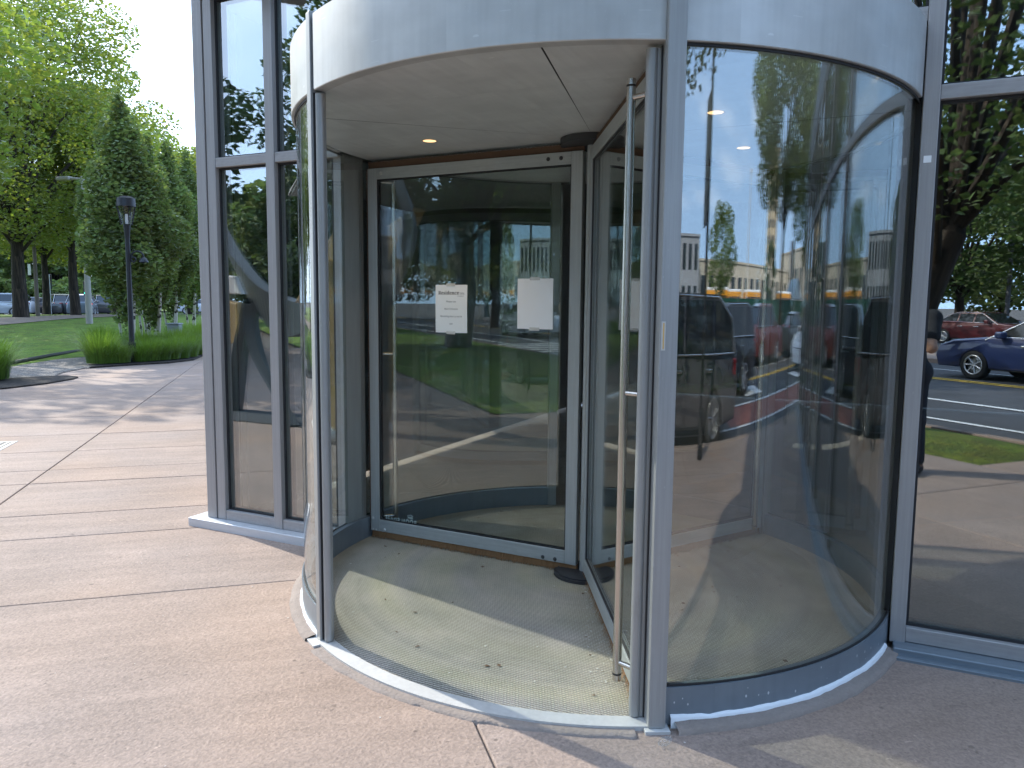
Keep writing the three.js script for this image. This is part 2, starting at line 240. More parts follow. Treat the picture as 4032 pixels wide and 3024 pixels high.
// park to the left: rising lawn, path, planting beds
const hill = (x, z) => { const r = Math.hypot(x, z); return 0.03 + 0.62 * smooth(22.5, 40, r) - 0.52 * smooth(49, 57, r) + 0.05 * (fbm(x * 0.15, z * 0.15, 3, 0, 9) - 0.5) * smooth(24, 30, r); };
{
  const r0k = [[-80, 14], [-42, 16.6], [-36, 18.5], [-33, 20.0], [-30.5, 22.0], [-28.6, 22.6], [-27, 20.4], [-24.3, 20.4], [-22.7, 21.4], [-21.9, 24.4], [-15, 30], [-4, 34]];
  const r0 = (a) => { for (let i = 0; i + 1 < r0k.length; i++) if (a <= r0k[i + 1][0]) { const f = (a - r0k[i][0]) / (r0k[i + 1][0] - r0k[i][0]); return r0k[i][1] + f * (r0k[i + 1][1] - r0k[i][1]); } return 34; };
  const p = [], uv = [], ix = [], NA = 170, NR = 90;
  for (let i = 0; i <= NA; i++) for (let j = 0; j <= NR; j++) { const a = -80 + 76 * i / NA, f = Math.pow(j / NR, 1.7), r = r0(a) + f * 150, x = Math.sin(a * D2R) * r, z = -Math.cos(a * D2R) * r; p.push(x, j ? hill(x, z) : -0.02, z); uv.push(x, z); }
  for (let i = 0; i < NA; i++) for (let j = 0; j < NR; j++) { const k = i * (NR + 1) + j; ix.push(k, k + 1, k + NR + 1, k + 1, k + NR + 2, k + NR + 1); }
  const g = new THREE.BufferGeometry(); g.setAttribute('position', new THREE.Float32BufferAttribute(p, 3)); g.setAttribute('uv', new THREE.Float32BufferAttribute(uv, 2)); g.setIndex(ix); g.computeVertexNormals();
  if (g.attributes.normal.getY(500) < 0) { for (let i = 0; i < ix.length; i += 3) { const t = ix[i]; ix[i] = ix[i + 1]; ix[i + 1] = t; } g.setIndex(ix); g.computeVertexNormals(); }
  structure('lawn', g, M.lawn);
  const az = (a, r, y = 0) => [Math.sin(a * D2R) * r, y, -Math.cos(a * D2R) * r];
  const bed = (name, pts, y, m) => { const sh = new THREE.Shape(pts.map(([a, r]) => { const v = az(a, r); return new THREE.Vector2(v[0], -v[2]); })); const e = new THREE.ExtrudeGeometry(sh, { depth: y + 0.02, bevelEnabled: true, bevelSize: 0.03, bevelThickness: 0.012, bevelSegments: 2 }); e.rotateX(-Math.PI / 2); e.translate(0, -0.02, 0); structure(name, e, m); };
  bed('gravel_bed', [[-36, 17.2], [-33.6, 16.9], [-31.2, 17.0], [-30.6, 18.0], [-29.4, 18.9], [-28.3, 19.2], [-27.4, 20.5], [-28.2, 24.2], [-29.6, 24.4], [-31.2, 22.6], [-33.2, 20.4], [-36, 19.2]], 0.012, M.gravel);
  bed('mulch_bed', [[-40, 15.0], [-36, 15.05], [-33.7, 15.2], [-31.5, 15.75], [-30, 16.45], [-29.75, 16.8], [-30.3, 17.1], [-31.6, 17.1], [-33.8, 16.9], [-37, 17.6], [-42, 17.0]], 0.02, M.mulch);
  bed('planting_bed', [[-28.9, 19.0], [-26.6, 19.5], [-24.3, 19.85], [-22.7, 20.7], [-22.0, 22.5], [-21.7, 24.5], [-21.0, 27], [-24, 29], [-26.5, 27], [-28.2, 23.2], [-28.0, 20.6]], 0.03, M.mulch);
  // black edging between gravel and lawn
  const ed = structure('bed_edging'); const eg = []; const ep = [[-36, 19.3], [-33.2, 20.5], [-31.2, 22.7], [-29.6, 24.5], [-28.2, 24.3]]; for (let i = 0; i + 1 < ep.length; i++) { const A = az(...ep[i], 0.06), B = az(...ep[i + 1], 0.06); eg.push(rod(A, B, 0.05, 8)); } part(ed, 'edging_strip', eg, M.dark);
  // path and far road on the lawn
  const ribbon = (name, pts, w, lift, m) => { const P = [], UV = [], IX = []; const cur = new THREE.CatmullRomCurve3(pts.map((v) => new THREE.Vector3(...az(v[0], v[1])))); const N = 90; let L = 0; for (let i = 0; i <= N; i++) { const c = cur.getPoint(i / N), t = cur.getTangent(i / N); for (const k of [-1, -0.33, 0.33, 1]) { const x = c.x - t.z * k * w / 2, z = c.z + t.x * k * w / 2; P.push(x, hill(x, z) + lift, z); UV.push(k * w / 2, L); } L += cur.getLength() / N; } for (let i = 0; i < N; i++) for (let k = 0; k < 3; k++) { const a = i * 4 + k; IX.push(a, a + 1, a + 4, a + 1, a + 5, a + 4); } const g2 = new THREE.BufferGeometry(); g2.setAttribute('position', new THREE.Float32BufferAttribute(P, 3)); g2.setAttribute('uv', new THREE.Float32BufferAttribute(UV, 2)); g2.setIndex(IX); g2.computeVertexNormals(); if (g2.attributes.normal.getY(10) < 0) { g2.setIndex(IX.map((v, i) => IX[i - (i % 3) + [0, 2, 1][i % 3]])); g2.computeVertexNormals(); } structure(name, g2, m); };
  ribbon('path', [[-60, 29], [-46, 31], [-36, 35], [-31, 40.5], [-27.5, 47], [-24, 53], [-20, 58]], 3.0, 0.02, M.walk);
  ribbon('far_road', [[-62, 62], [-50, 61.5], [-40, 62], [-32, 65], [-26, 70], [-18, 80]], 13, 0.03, M.asphalt);
}

// ---------------------------------------------------------------- THE BUILDING (door frame: x = u, z = n)
const NF = 0.225, NG = 0.18; // front face of the frames, glass
{
  const b = thing('lobby_building', 'grey framed glass lobby of the building around the round entrance', 'building'); atWall(b);
  const F = (x0, x1, y0, y1, z0 = 0.08, z1 = NF, m = M.frame, name = 'mullion') => part(b, name, rbox(x0, x1, y0, y1, z0, z1, 0.004), m);
  const TOP = 3.42;
  // left of the door
  F(-2.609, -2.528, 0.056, TOP + 0.5, -0.06, NF + 0.004, M.frame, 'corner_fin');
  F(-2.5285, -2.519, 0.05, TOP, 0.0, NF - 0.025, M.gasket, 'joint_gasket');
  F(-2.519, -2.449, 0.056, TOP);
  F(-2.030, -1.963, 0.056, TOP, 0.08, NF + 0.003);
  F(-1.545, -1.490, 0.05, 2.66, -0.02, NF - 0.03, M.frame, 'door_jamb');
  const hbar = (x0, x1, y0, y1, name = 'transom') => F(x0, x1, y0, y1, 0.10, NF - 0.003, M.frame, name);
  hbar(-2.449, -2.030, 0.056, 0.120, 'bottom_rail'); hbar(-1.963, -1.545, 0.056, 0.120, 'bottom_rail');
  hbar(-2.449, -2.030, 2.337, 2.397); hbar(-1.963, -1.490, 2.337, 2.397);
  hbar(-2.449, -2.030, TOP - 0.06, TOP); hbar(-1.963, -1.490, TOP - 0.06, TOP);
  // right of the door: mullions every 1.25 m
  F(1.475, 1.505, 0.05, 2.66, -0.02, NF - 0.06, M.dark, 'joint_gasket');
  F(1.505, 1.567, 0.03, TOP, 0.08, NF + 0.003);
  const rm = [1.567]; for (let k = 1; k <= 7; k++) { const x = 1.536 + 1.25 * k; rm.push(x - 0.0325, x + 0.0325); F(x - 0.0325, x + 0.0325, 0.03, TOP); }
  const bays = []; for (let i = 0; i + 1 < rm.length; i += 2) bays.push([rm[i], rm[i + 1]]);
  for (const [x0, x1] of bays) { hbar(x0, x1, 0.040, 0.105, 'bottom_rail'); hbar(x0, x1, 2.346, 2.405); hbar(x0, x1, TOP - 0.06, TOP); }
  // above the drum
  hbar(-1.490, 1.505, 2.66, 2.72); hbar(-1.490, 1.505, TOP - 0.06, TOP); F(-0.03, 0.03, 2.72, TOP - 0.06);
  // panes: each an insulated unit of two sheets
  const pane = (x0, x1, y0, y1) => { part(b, 'pane', [sheet(x0 - 0.006, x1 + 0.006, y0 - 0.006, y1 + 0.006, NG), sheet(x0 - 0.006, x1 + 0.006, y0 - 0.006, y1 + 0.006, NG - 0.022)], M.facadeGlass); const g = 0.011; part(b, 'pane_gasket', [box(x0, x0 + g, y0, y1, NG + 0.0015, NG + 0.014), box(x1 - g, x1, y0, y1, NG + 0.0015, NG + 0.014), box(x0 + g, x1 - g, y0, y0 + g, NG + 0.0015, NG + 0.014), box(x0 + g, x1 - g, y1 - g, y1, NG + 0.0015, NG + 0.014)], M.gasket); };
  for (const [x0, x1] of [[-2.449, -2.030], [-1.963, -1.545]]) { pane(x0, x1, 0.120, 2.337); pane(x0, x1, 2.397, TOP - 0.06); }
  for (const [x0, x1] of bays) { pane(x0, x1, 0.105, 2.346); pane(x0, x1, 2.405, TOP - 0.06); }
  pane(-1.490, -0.03, 2.72, TOP - 0.06); pane(0.03, 1.505, 2.72, TOP - 0.06);
  // sills
  part(b, 'sill', rbox(-2.72, -1.52, -0.01, 0.055, -0.02, 0.295, 0.006), M.sill);
  part(b, 'sill', rbox(-2.72, -2.53, -0.01, 0.054, -0.75, -0.022, 0.006), M.sill);
  part(b, 'sill', rbox(1.52, 10.3, -0.01, 0.038, -0.02, 0.305, 0.006), M.kick);
  part(b, 'sill', rbox(1.52, 10.3, -0.01, 0.012, 0.3055, 0.345, 0.003), M.kick);
  // lobby shell: floor, side and back walls, ceiling
  const fl = new THREE.Shape([[-2.58, 0.09], [10.3, 0.09], [10.3, -9], [-2.58, -9]].map((v) => new THREE.Vector2(v[0], -v[1]))); 
  const half = new THREE.Path(); half.moveTo(-1.535, -0.08); for (let i = 0; i <= 40; i++) { const a = Math.PI - Math.PI * i / 40; half.lineTo(Math.cos(a) * 1.535, Math.sin(a) * 1.535); } half.lineTo(1.535, -0.08); fl.holes.push(half);
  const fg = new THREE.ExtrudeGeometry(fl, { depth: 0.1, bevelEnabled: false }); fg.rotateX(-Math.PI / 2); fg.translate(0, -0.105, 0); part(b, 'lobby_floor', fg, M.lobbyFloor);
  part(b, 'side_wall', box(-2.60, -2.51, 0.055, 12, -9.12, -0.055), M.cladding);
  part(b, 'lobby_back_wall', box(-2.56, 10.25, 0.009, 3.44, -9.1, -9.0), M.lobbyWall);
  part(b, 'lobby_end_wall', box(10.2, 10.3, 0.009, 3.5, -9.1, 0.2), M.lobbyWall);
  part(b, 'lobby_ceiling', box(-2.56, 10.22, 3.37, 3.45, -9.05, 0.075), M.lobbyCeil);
  for (const [x, z] of [[2.6, -1.6], [2.6, -3.6], [4.6, -1.6], [4.6, -3.6], [6.6, -1.6], [6.6, -3.6], [3.6, -5.6], [0.8, -3.2], [-1.2, -3.2]]) part(b, 'lobby_light', box(x - 0.13, x + 0.13, 3.362, 3.369, z - 0.05, z + 0.05), M.lampWarm);
  // upper storeys turned to the street grid, overhanging the left corner
  const up = new THREE.Shape([[-2.09, -0.95], [11, -0.95], [11, -14], [-2.09, -14]].map(([t, s]) => { const u = 0.669 * s + 0.743 * t, n = 0.743 * s - 0.669 * t; return new THREE.Vector2(u, -n); }));
  const ug = new THREE.ExtrudeGeometry(up, { depth: 9, bevelEnabled: false }); ug.rotateX(-Math.PI / 2); ug.translate(0, 3.46, 0); part(b, 'upper_storeys', ug, M.cladding);
  part(b, 'roof_edge', box(-2.6, 10.3, 3.425, 3.95, -0.3, 0.2), M.cladding);
}
{ // small white sticker on the mullion
  const s = single('sticker', box(1.5195, 1.5485, 2.095, 2.123, NF + 0.0032, NF + 0.0045), M.paper, 'small white square sticker on the grey mullion right of the drum', 'sticker'); atWall(s);
}
// ---------------------------------------------------------------- THE DRUM
const AL = -29.8, AR = 29, R1 = 1.513;
{
  const d = thing('revolving_door_drum', 'round grey metal drum of the revolving door with curved glass sides', 'revolving door'); atWall(d);
  for (const [a0, a1] of [[-150, -31.0], [30.2, 149]]) {
    part(d, 'kick_plate', arcSolid(1.469, R1, a0, a1, 0.006, 0.145, 64), M.kick);
    part(d, 'curved_glass', [arcSheet(1.499, a0, a1, 0.1455, 2.378, 96), arcSheet(1.487, a0, a1, 0.1455, 2.378, 96)], M.drumGlass);
    part(d, 'glass_gasket', [arcSolid(1.5005, 1.506, a0, a1, 0.1452, 0.153, 64), arcSolid(1.5005, 1.506, a0, a1, 2.347, 2.357, 64)], M.gasket);
  }
  // fascia: front, left and right panels outside, a plain ring inside
  const fs = (a0, a1) => part(d, 'fascia_panel', [arcSheet(1.519, a0, a1, 2.360, 2.655, 64), arcSheet(1.469, a0, a1, 2.360, 2.645, 64, -1), arcRing(1.469, 1.516, a0, a1, 2.357, 64, -1), arcRing(1.516, 1.519, a0, a1, 2.357, 64, -1, 2.360), arcRing(1.469, 1.519, a0, a1, 2.655, 64, 1)], M.fascia);
  fs(-81, -31.3); fs(-28.9, 28.2); fs(30.8, 81); fs(96, 264);
  part(d, 'shadow_gap', arcSolid(1.479, 1.507, -31.2, -29.0, 2.36, 2.65, 6), M.dark); part(d, 'shadow_gap', arcSolid(1.479, 1.507, 28.3, 30.7, 2.36, 2.65, 6), M.dark);
  part(d, 'drum_roof', arcRing(0, 1.469, -180, 180, 2.643, 72, 1), M.fascia);
  // ceiling in panels with open seams, a down-light set in each
  const sw = [12.5, 90, 162, 240, 312];
  for (let i = 0; i < sw.length; i++) { const a0 = sw[i], a1 = i + 1 < sw.length ? sw[i + 1] : sw[0] + 360; part(d, 'ceiling_panel', [arcRing(0.08, 1.468, a0 + 0.14, a1 - 0.14, 2.3595, 40, -1)], M.ceiling); }
  part(d, 'ceiling_backing', arcRing(0.0, 1.468, -180, 180, 2.366, 48, -1), M.dark);
  for (const [x, z] of [[-0.825, 0.29], [0.68, 0.31], [0.67, -0.54]]) {
    const l = part(d, 'ceiling_light', new THREE.RingGeometry(0.036, 0.046, 28).rotateX(Math.PI / 2).translate(x, 2.358, z), M.aluminium); const sl = new THREE.SpotLight(new THREE.Color(1, 0.66, 0.34), 0.6, 0, 0.8, 0.6); sl.name = 'drum_downlight'; sl.position.copy(LW(x, 2.34, z)); sl.target.position.copy(LW(x, 0, z)); sl.castShadow = true; scene.add(sl, sl.target); part(l, 'lamp_lens', new THREE.CircleGeometry(0.036, 24).rotateX(Math.PI / 2).translate(x, 2.3587, z), M.lampWarm);
  }
  // throat posts: a square bar with a rounded nose towards the opening
  const post = (a, sgn, yt, w, z0, z1, nx, nz, nr) => {
    const p = part(d, 'throat_post', rbox(-w / 2, w / 2, 0.012, yt, z0, z1, 0.003), M.drumFrame); p.rotation.y = a * D2R;
    const s0 = w / 2 + 0.001, s1 = nx - 0.006, n = part(d, 'post_nose', [cyl(nr, 0.022, 2.344, sgn * nx, nz, 24), box(Math.min(sgn * s0, sgn * s1), Math.max(sgn * s0, sgn * s1), 0.022, 2.343, nz - 0.013, nz + 0.014)], M.drumFrame); n.rotation.y = a * D2R;
    const gk = part(d, 'post_groove', box(Math.min(sgn * (w / 2 + 0.0002), sgn * (w / 2 + 0.0045)), Math.max(sgn * (w / 2 + 0.0002), sgn * (w / 2 + 0.0045)), 0.022, 2.351, nz + 0.0145, nz + 0.022), M.gasket); gk.rotation.y = a * D2R;
  };
  post(-30.4, 1, 2.672, 0.044, 1.46, 1.526, 0.045, 1.494, 0.019); post(29.4, -1, 2.672, 0.062, 1.444, 1.546, 0.062, 1.464, 0.021);
  const lab = part(d, 'post_label', box(-0.026, -0.012, 1.35, 1.447, 1.5463, 1.5475), M.aluminium); lab.rotation.y = 29.4 * D2R; const lb2 = part(lab, 'label_strip', box(-0.021, -0.0165, 1.355, 1.442, 1.5476, 1.5482), std(0.62, 0.4, 0.12, 0.5));
  for (const a of [-150, 149]) { const p = part(d, 'inner_post', rbox(-0.03, 0.03, 0.01, 2.359, 1.454, 1.524, 0.003), M.drumFrame); p.rotation.y = a * D2R; }
  for (const a of [-88, 88]) { const p = part(d, 'wall_post', rbox(-0.028, 0.028, 0.148, 2.357, 1.501, 1.521, 0.003), M.drumFrame); p.rotation.y = a * D2R; }
  // threshold and the bedding round the foot
  part(d, 'threshold', [arcRing(1.471, 1.536, AL, AR, 0.019, 48, 1, 0.016), arcSheet(1.536, AL, AR, -0.01, 0.016, 48), arcSheet(1.471, AL, AR, 0.0, 0.019, 48, -1)], M.aluminium);
  for (const a of [29.4, -30.4]) part(d, 'threshold_end', rbox(-0.045, 0.045, -0.01, 0.0115, 1.439, 1.564, 0.002).rotateY(a * D2R), M.aluminium);
  const R = rng(77);
  const wobble = (r, amp, seed) => (a) => r + amp * (fbm(a * 0.35 + 50, seed, 4) - 0.5) * 2;
  const strip = (name, m, a0, a1, ra, rb, ya, yb, amp, seed) => { // an irregular hand-laid band
    const p = [], uv = [], ix = [], N = 150, fa = wobble(ra, amp * 0.35, seed), fb = wobble(rb, amp, seed + 7), fy = wobble(1, 0.16, seed + 3);
    for (let i = 0; i <= N; i++) { const a = a0 + (a1 - a0) * i / N, rA = fa(a), rB = fb(a), k = fy(a); for (const [r, y] of [[rA, ya * k], [(rA * 0.55 + rB * 0.45), (ya * 0.8 + yb * 0.2) * k], [rB - 0.003, yb * k + 0.003], [rB, -0.012]]) { const [x, z] = pol(r, a); p.push(x, y, z); uv.push(a * D2R * 1.5, r - y); } }
    for (let i = 0; i < N; i++) for (let k = 0; k < 3; k++) { const q = i * 4 + k; ix.push(q, q + 1, q + 4, q + 1, q + 5, q + 4); }
    const g = new THREE.BufferGeometry(); g.setAttribute('position', new THREE.Float32BufferAttribute(p, 3)); g.setAttribute('uv', new THREE.Float32BufferAttribute(uv, 2)); g.setIndex(ix); g.computeVertexNormals(); part(d, name, g, m);
  };
  strip('mortar_bed', M.mortar, 32, 79.5, 1.509, 1.574, 0.026, 0.012, 0.006, 1); strip('mortar_bed', M.mortar, -79.5, -32, 1.509, 1.574, 0.022, 0.010, 0.006, 2); strip('mortar_bed', M.mortar, -28, 26.5, 1.529, 1.584, 0.008, 0.004, 0.008, 3);
  strip('caulk_bead', M.caulk, 31.5, 79.5, 1.509, 1.528, 0.042, 0.027, 0.004, 4); strip('caulk_bead', M.caulk, -79.5, -31.6, 1.509, 1.526, 0.032, 0.024, 0.004, 5);
}
// entrance mat
{
  const m = single('entrance_mat', [arcRing(0, 1.47, -180, 180, 0.013, 96, 1), arcSheet(1.47, -180, 180, -0.03, 0.013, 96)], M.mat, 'round ribbed grey mat on the floor inside the revolving door', 'mat'); atWall(m);
}
// ---------------------------------------------------------------- THE ROTOR: three wings
const ROT_U = -0.008, WINGS = [28.5, -91.5, 148.5];
{
  const r = thing('revolving_door_wings', 'three framed glass wings of the revolving door on their central shaft', 'revolving door'); const c = LW(ROT_U, 0, 0); r.position.copy(c); r.rotation.y = WALL_TURN;
  part(r, 'shaft', cyl(0.028, 0.03, 2.34, 0, 0, 24), M.wing);
  part(r, 'floor_disc', [cyl(0.17, 0.016, 0.030, 0, 0, 40), cyl(0.155, 0.030, 0.037, 0, 0, 40)], M.dark);
  part(r, 'ceiling_disc', [cyl(0.17, 2.325, 2.3575, 0, 0, 40)], M.dark);
  const X0 = 0.045, X1 = 1.446, Y0 = 0.06, Y1 = 2.302, W = 0.066, T = 0.022;
  WINGS.forEach((a, k) => {
    const w = new THREE.Group(); w.name = 'wing'; w.rotation.y = (a - 90) * D2R; r.add(w); // x runs out along the wing; +z is its leading side
    part(w, 'stile', rbox(X0, X0 + W, Y0, Y1, -T, T, 0.003), M.wing); part(w, 'stile', rbox(X1 - W, X1, Y0, Y1, -T, T, 0.003), M.wing);
    part(w, 'rail', rbox(X0 + W, X1 - W, Y1 - W, Y1 - 0.0005, -T + 0.0008, T - 0.0008, 0.003), M.wing); part(w, 'rail', rbox(X0 + W, X1 - W, Y0 + 0.0005, Y0 + W + 0.01, -T + 0.0008, T - 0.0008, 0.003), M.wing);
    part(w, 'glass', [sheet(X0 + W - 0.004, X1 - W + 0.004, Y0 + W + 0.006, Y1 - W + 0.004, 0.004), sheet(X0 + W - 0.004, X1 - W + 0.004, Y0 + W + 0.006, Y1 - W + 0.004, -0.004)], M.wingGlass);
    const g = 0.007, gx0 = X0 + W, gx1 = X1 - W, gy0 = Y0 + W + 0.01, gy1 = Y1 - W;
    for (const s of [-1, 1]) { const z0 = s > 0 ? 0.0055 : -0.014, z1 = s > 0 ? 0.014 : -0.0055; part(w, 'glass_gasket', [box(gx0, gx0 + g, gy0, gy1, z0, z1), box(gx1 - g, gx1, gy0, gy1, z0, z1), box(gx0 + g, gx1 - g, gy0, gy0 + g, z0, z1), box(gx0 + g, gx1 - g, gy1 - g, gy1, z0, z1)], M.gasket); }
    // bristle seals
    const Rr = rng(90 + k), tufts = (n, f) => { const l = []; for (let i = 0; i < n; i++) l.push(f(i / n, Rr)); return l; };
    const blade = (x, y, z, dx, dy, dz, wd) => { const s = Math.abs(dy) > Math.abs(dx) ? [wd, 0, 0] : [0, wd, 0]; return quadGeo([[x - s[0], y - s[1], z], [x + s[0], y + s[1], z], [x + dx + s[0] * 0.5, y + dy + s[1] * 0.5, z + dz], [x + dx - s[0] * 0.5, y + dy - s[1] * 0.5, z + dz]]); };
    const nb = 900;
    part(w, 'bristle_seal', [box(X0, X1, 0.02, Y0 - 0.0005, -0.008, 0.008), ...tufts(nb, (f) => blade(X0 + f * (X1 - X0), Y0 - 0.001, (Rr() - 0.5) * 0.022, (Rr() - 0.5) * 0.01, -0.041 - 0.004 * Rr(), (Rr() - 0.5) * 0.05, 0.0022))], M.brushPale);
    part(w, 'bristle_seal', [box(X0, X1, Y1 + 0.0005, 2.34, -0.006, 0.006), ...tufts(nb, (f) => blade(X0 + f * (X1 - X0), Y1 + 0.001, (Rr() - 0.5) * 0.018, (Rr() - 0.5) * 0.008, 0.040 + 0.003 * Rr(), (Rr() - 0.5) * 0.012, 0.0022))], M.brush);
    part(w, 'bristle_seal', [box(X1 + 0.0005, 1.464, Y0, Y1, -0.006, 0.006), ...tufts(500, (f) => blade(X1 + 0.001, Y0 + f * (Y1 - Y0), (Rr() - 0.5) * 0.018, 0.022, (Rr() - 0.5) * 0.006, (Rr() - 0.5) * 0.012, 0.002))], M.brush);
    // pull handle: full-height bar on two stand-offs
    const hx = 1.32, hz = k === 1 ? 0.07 : 0.07; const h = part(w, 'pull_handle', [cyl(0.0165, 0.108, 2.262, hx, hz, 24), cyl(0.0165, 0.078, 0.101, hx, hz, 24), cyl(0.0165, 2.269, 2.289, hx, hz, 24)], M.steel);
    for (const y of [0.101, 2.262]) part(h, 'handle_ring', cyl(0.0172, y, y + 0.007, hx, hz, 24), M.gasket);
    for (const y of [0.15, 1.18, 2.225]) part(h, 'standoff', [rod([hx, y, hz], [hx + 0.055, y, 0.021], 0.0105, 16)], M.steel);
    const scr = (x, y, r0 = 0.011, m = M.aluminium) => { const g2 = new THREE.SphereGeometry(r0, 12, 6, 0, Math.PI * 2, 0, Math.PI / 2); g2.rotateX(-Math.PI / 2); g2.scale(1, 1, 0.6); g2.translate(x, y, -T); part(w, 'screw', g2, m); };
    scr(X1 - 0.1, Y1 - 0.032); scr(X1 - 0.016, 0.14); scr(X1 - 0.018, 0.068, 0.006); scr(X1 - 0.04, 0.068, 0.006); scr(X1 - 0.105, 0.075); scr(0.17, Y1 - 0.032, 0.011, M.dark); scr(0.245, Y1 - 0.032, 0.011, M.dark); scr(0.17, 0.078, 0.011, M.dark); scr(0.245, 0.078, 0.011, M.dark);
  });
}
// lettering and notices on the wing that faces the street: placed in that wing's own axes
const font = await new FontLoader().loadAsync('fonts/droid/droid_sans_bold.typeface.json');
{
  const wingFrame = (o) => { o.position.copy(LW(ROT_U, 0, 0)); o.rotation.y = WALL_TURN + (WINGS[1] - 90) * D2R; return o; };
  // maker's lettering, applied to read from the other side
  const lm = std(0.72, 0.75, 0.74, 0.7);
  const lt = thing('glass_lettering', 'white maker lettering reversed on the lower corner of the glass wing', 'lettering'); wingFrame(lt);
  const tg = new TextGeometry('BOON EDAM', { font, size: 0.033, depth: 0.0006, curveSegments: 4 }); tg.computeBoundingBox(); const wd = tg.boundingBox.max.x; tg.scale(0.235 / wd, 1, 1); tg.translate(1.115, 0.125, 0.0048); part(lt, 'letters', tg, lm);
  const cr = []; for (let i = 0; i < 5; i++) cr.push(new THREE.CylinderGeometry(0.0032, 0.0032, 0.0006, 12).rotateX(Math.PI / 2).translate(1.145 + i * 0.0095, 0.181 + (2 - Math.abs(i - 2)) * 0.0035, 0.0051)); cr.push(box(1.145, 1.183, 0.165, 0.169, 0.0048, 0.0054), box(1.147, 1.181, 0.171, 0.175, 0.0048, 0.0054)); part(lt, 'crown_emblem', cr, lm);
  // printed notice
  const cv = document.createElement('canvas'); cv.width = 612; cv.height = 792; const x = cv.getContext('2d');
  x.fillStyle = '#f3f5f3'; x.fillRect(0, 0, 612, 792); x.fillStyle = '#20242e'; x.textAlign = 'left'; x.font = 'bold 80px serif'; x.fillText('Residence', 52, 160); x.fillText('Residence', 53, 160); x.font = '46px serif'; x.fillStyle = '#4a4f5a'; x.fillText('INN.', 470, 160); x.font = '20px sans-serif'; x.fillText('BY MARRIOTT', 430, 192); x.textAlign = 'center'; x.fillStyle = '#23262c'; x.font = '40px sans-serif';
  ['Please use', 'Main Entrance', 'Revolving door is not in', 'use'].forEach((s, i) => x.fillText(s, 306, 290 + i * 122));
  const ct = new THREE.CanvasTexture(cv); ct.colorSpace = THREE.SRGBColorSpace;
  const printed = std(0.93, 0.94, 0.94, 0.85, 0, { map: ct });
  const sheetPaper = (name, label, x0, x1, y0, y1, m, z) => { const p = thing(name, label, 'notice'); wingFrame(p); const n = 10, g = new THREE.PlaneGeometry(x1 - x0, y1 - y0, n, 4); const ps = g.attributes.position; for (let i = 0; i < ps.count; i++) { const f = ps.getX(i) / (x1 - x0); ps.setZ(i, 0.0016 * Math.sin(f * 5 + 1) + 0.001 * Math.cos(ps.getY(i) * 22)); } g.computeVertexNormals(); g.rotateY(Math.PI); g.translate((x0 + x1) / 2, (y0 + y1) / 2, z); part(p, 'paper_sheet', g, m); for (const [tx, ty] of [[(x0 + x1) / 2, y1], [(x0 + x1) / 2, y0]]) part(p, 'tape', box(tx - 0.03, tx + 0.03, ty - 0.009, ty + 0.009, z - 0.0042, z - 0.0036), M.tape); const back = part(p, 'paper_back', g.clone().translate(0, 0, 0.0008), M.paper); return p; };
  sheetPaper('printed_notice', 'white printed paper notice with lines of text taped on glass wing', 0.752, 0.968, 1.327, 1.605, printed, -0.0085);
  sheetPaper('blank_notice', 'blank white sheet of paper taped on glass wing near the shaft', 0.211, 0.428, 1.361, 1.638, M.paper, -0.0085);
}

// ---------------------------------------------------------------- TREES
// limbs as tapered tubes, a crown of single leaves gathered in clumps
function taperTube(pts, r0, r1, seg = 7) {
  const cur = new THREE.CatmullRomCurve3(pts.map((p) => new THREE.Vector3(...p))), n = Math.max(4, pts.length * 3), P = [], UV = [], IX = [], fr = cur.computeFrenetFrames(n, false), L = cur.getLength();
  for (let i = 0; i <= n; i++) { const c = cur.getPointAt(i / n), r = r0 + (r1 - r0) * Math.pow(i / n, 0.8); for (let k = 0; k <= seg; k++) { const a = k / seg * Math.PI * 2, N = fr.normals[i], B = fr.binormals[i], x = Math.cos(a) * r, y = Math.sin(a) * r; P.push(c.x + N.x * x + B.x * y, c.y + N.y * x + B.y * y, c.z + N.z * x + B.z * y); UV.push(k / seg * Math.max(1, Math.round(r0 * 6)), i / n * L * 0.7); } }
  for (let i = 0; i < n; i++) for (let k = 0; k < seg; k++) { const a = i * (seg + 1) + k; IX.push(a, a + 1, a + seg + 1, a + 1, a + seg + 2, a + seg + 1); }
  const g = new THREE.BufferGeometry(); g.setAttribute('position', new THREE.Float32BufferAttribute(P, 3)); g.setAttribute('uv', new THREE.Float32BufferAttribute(UV, 2)); g.setIndex(IX); g.computeVertexNormals(); return g;
}
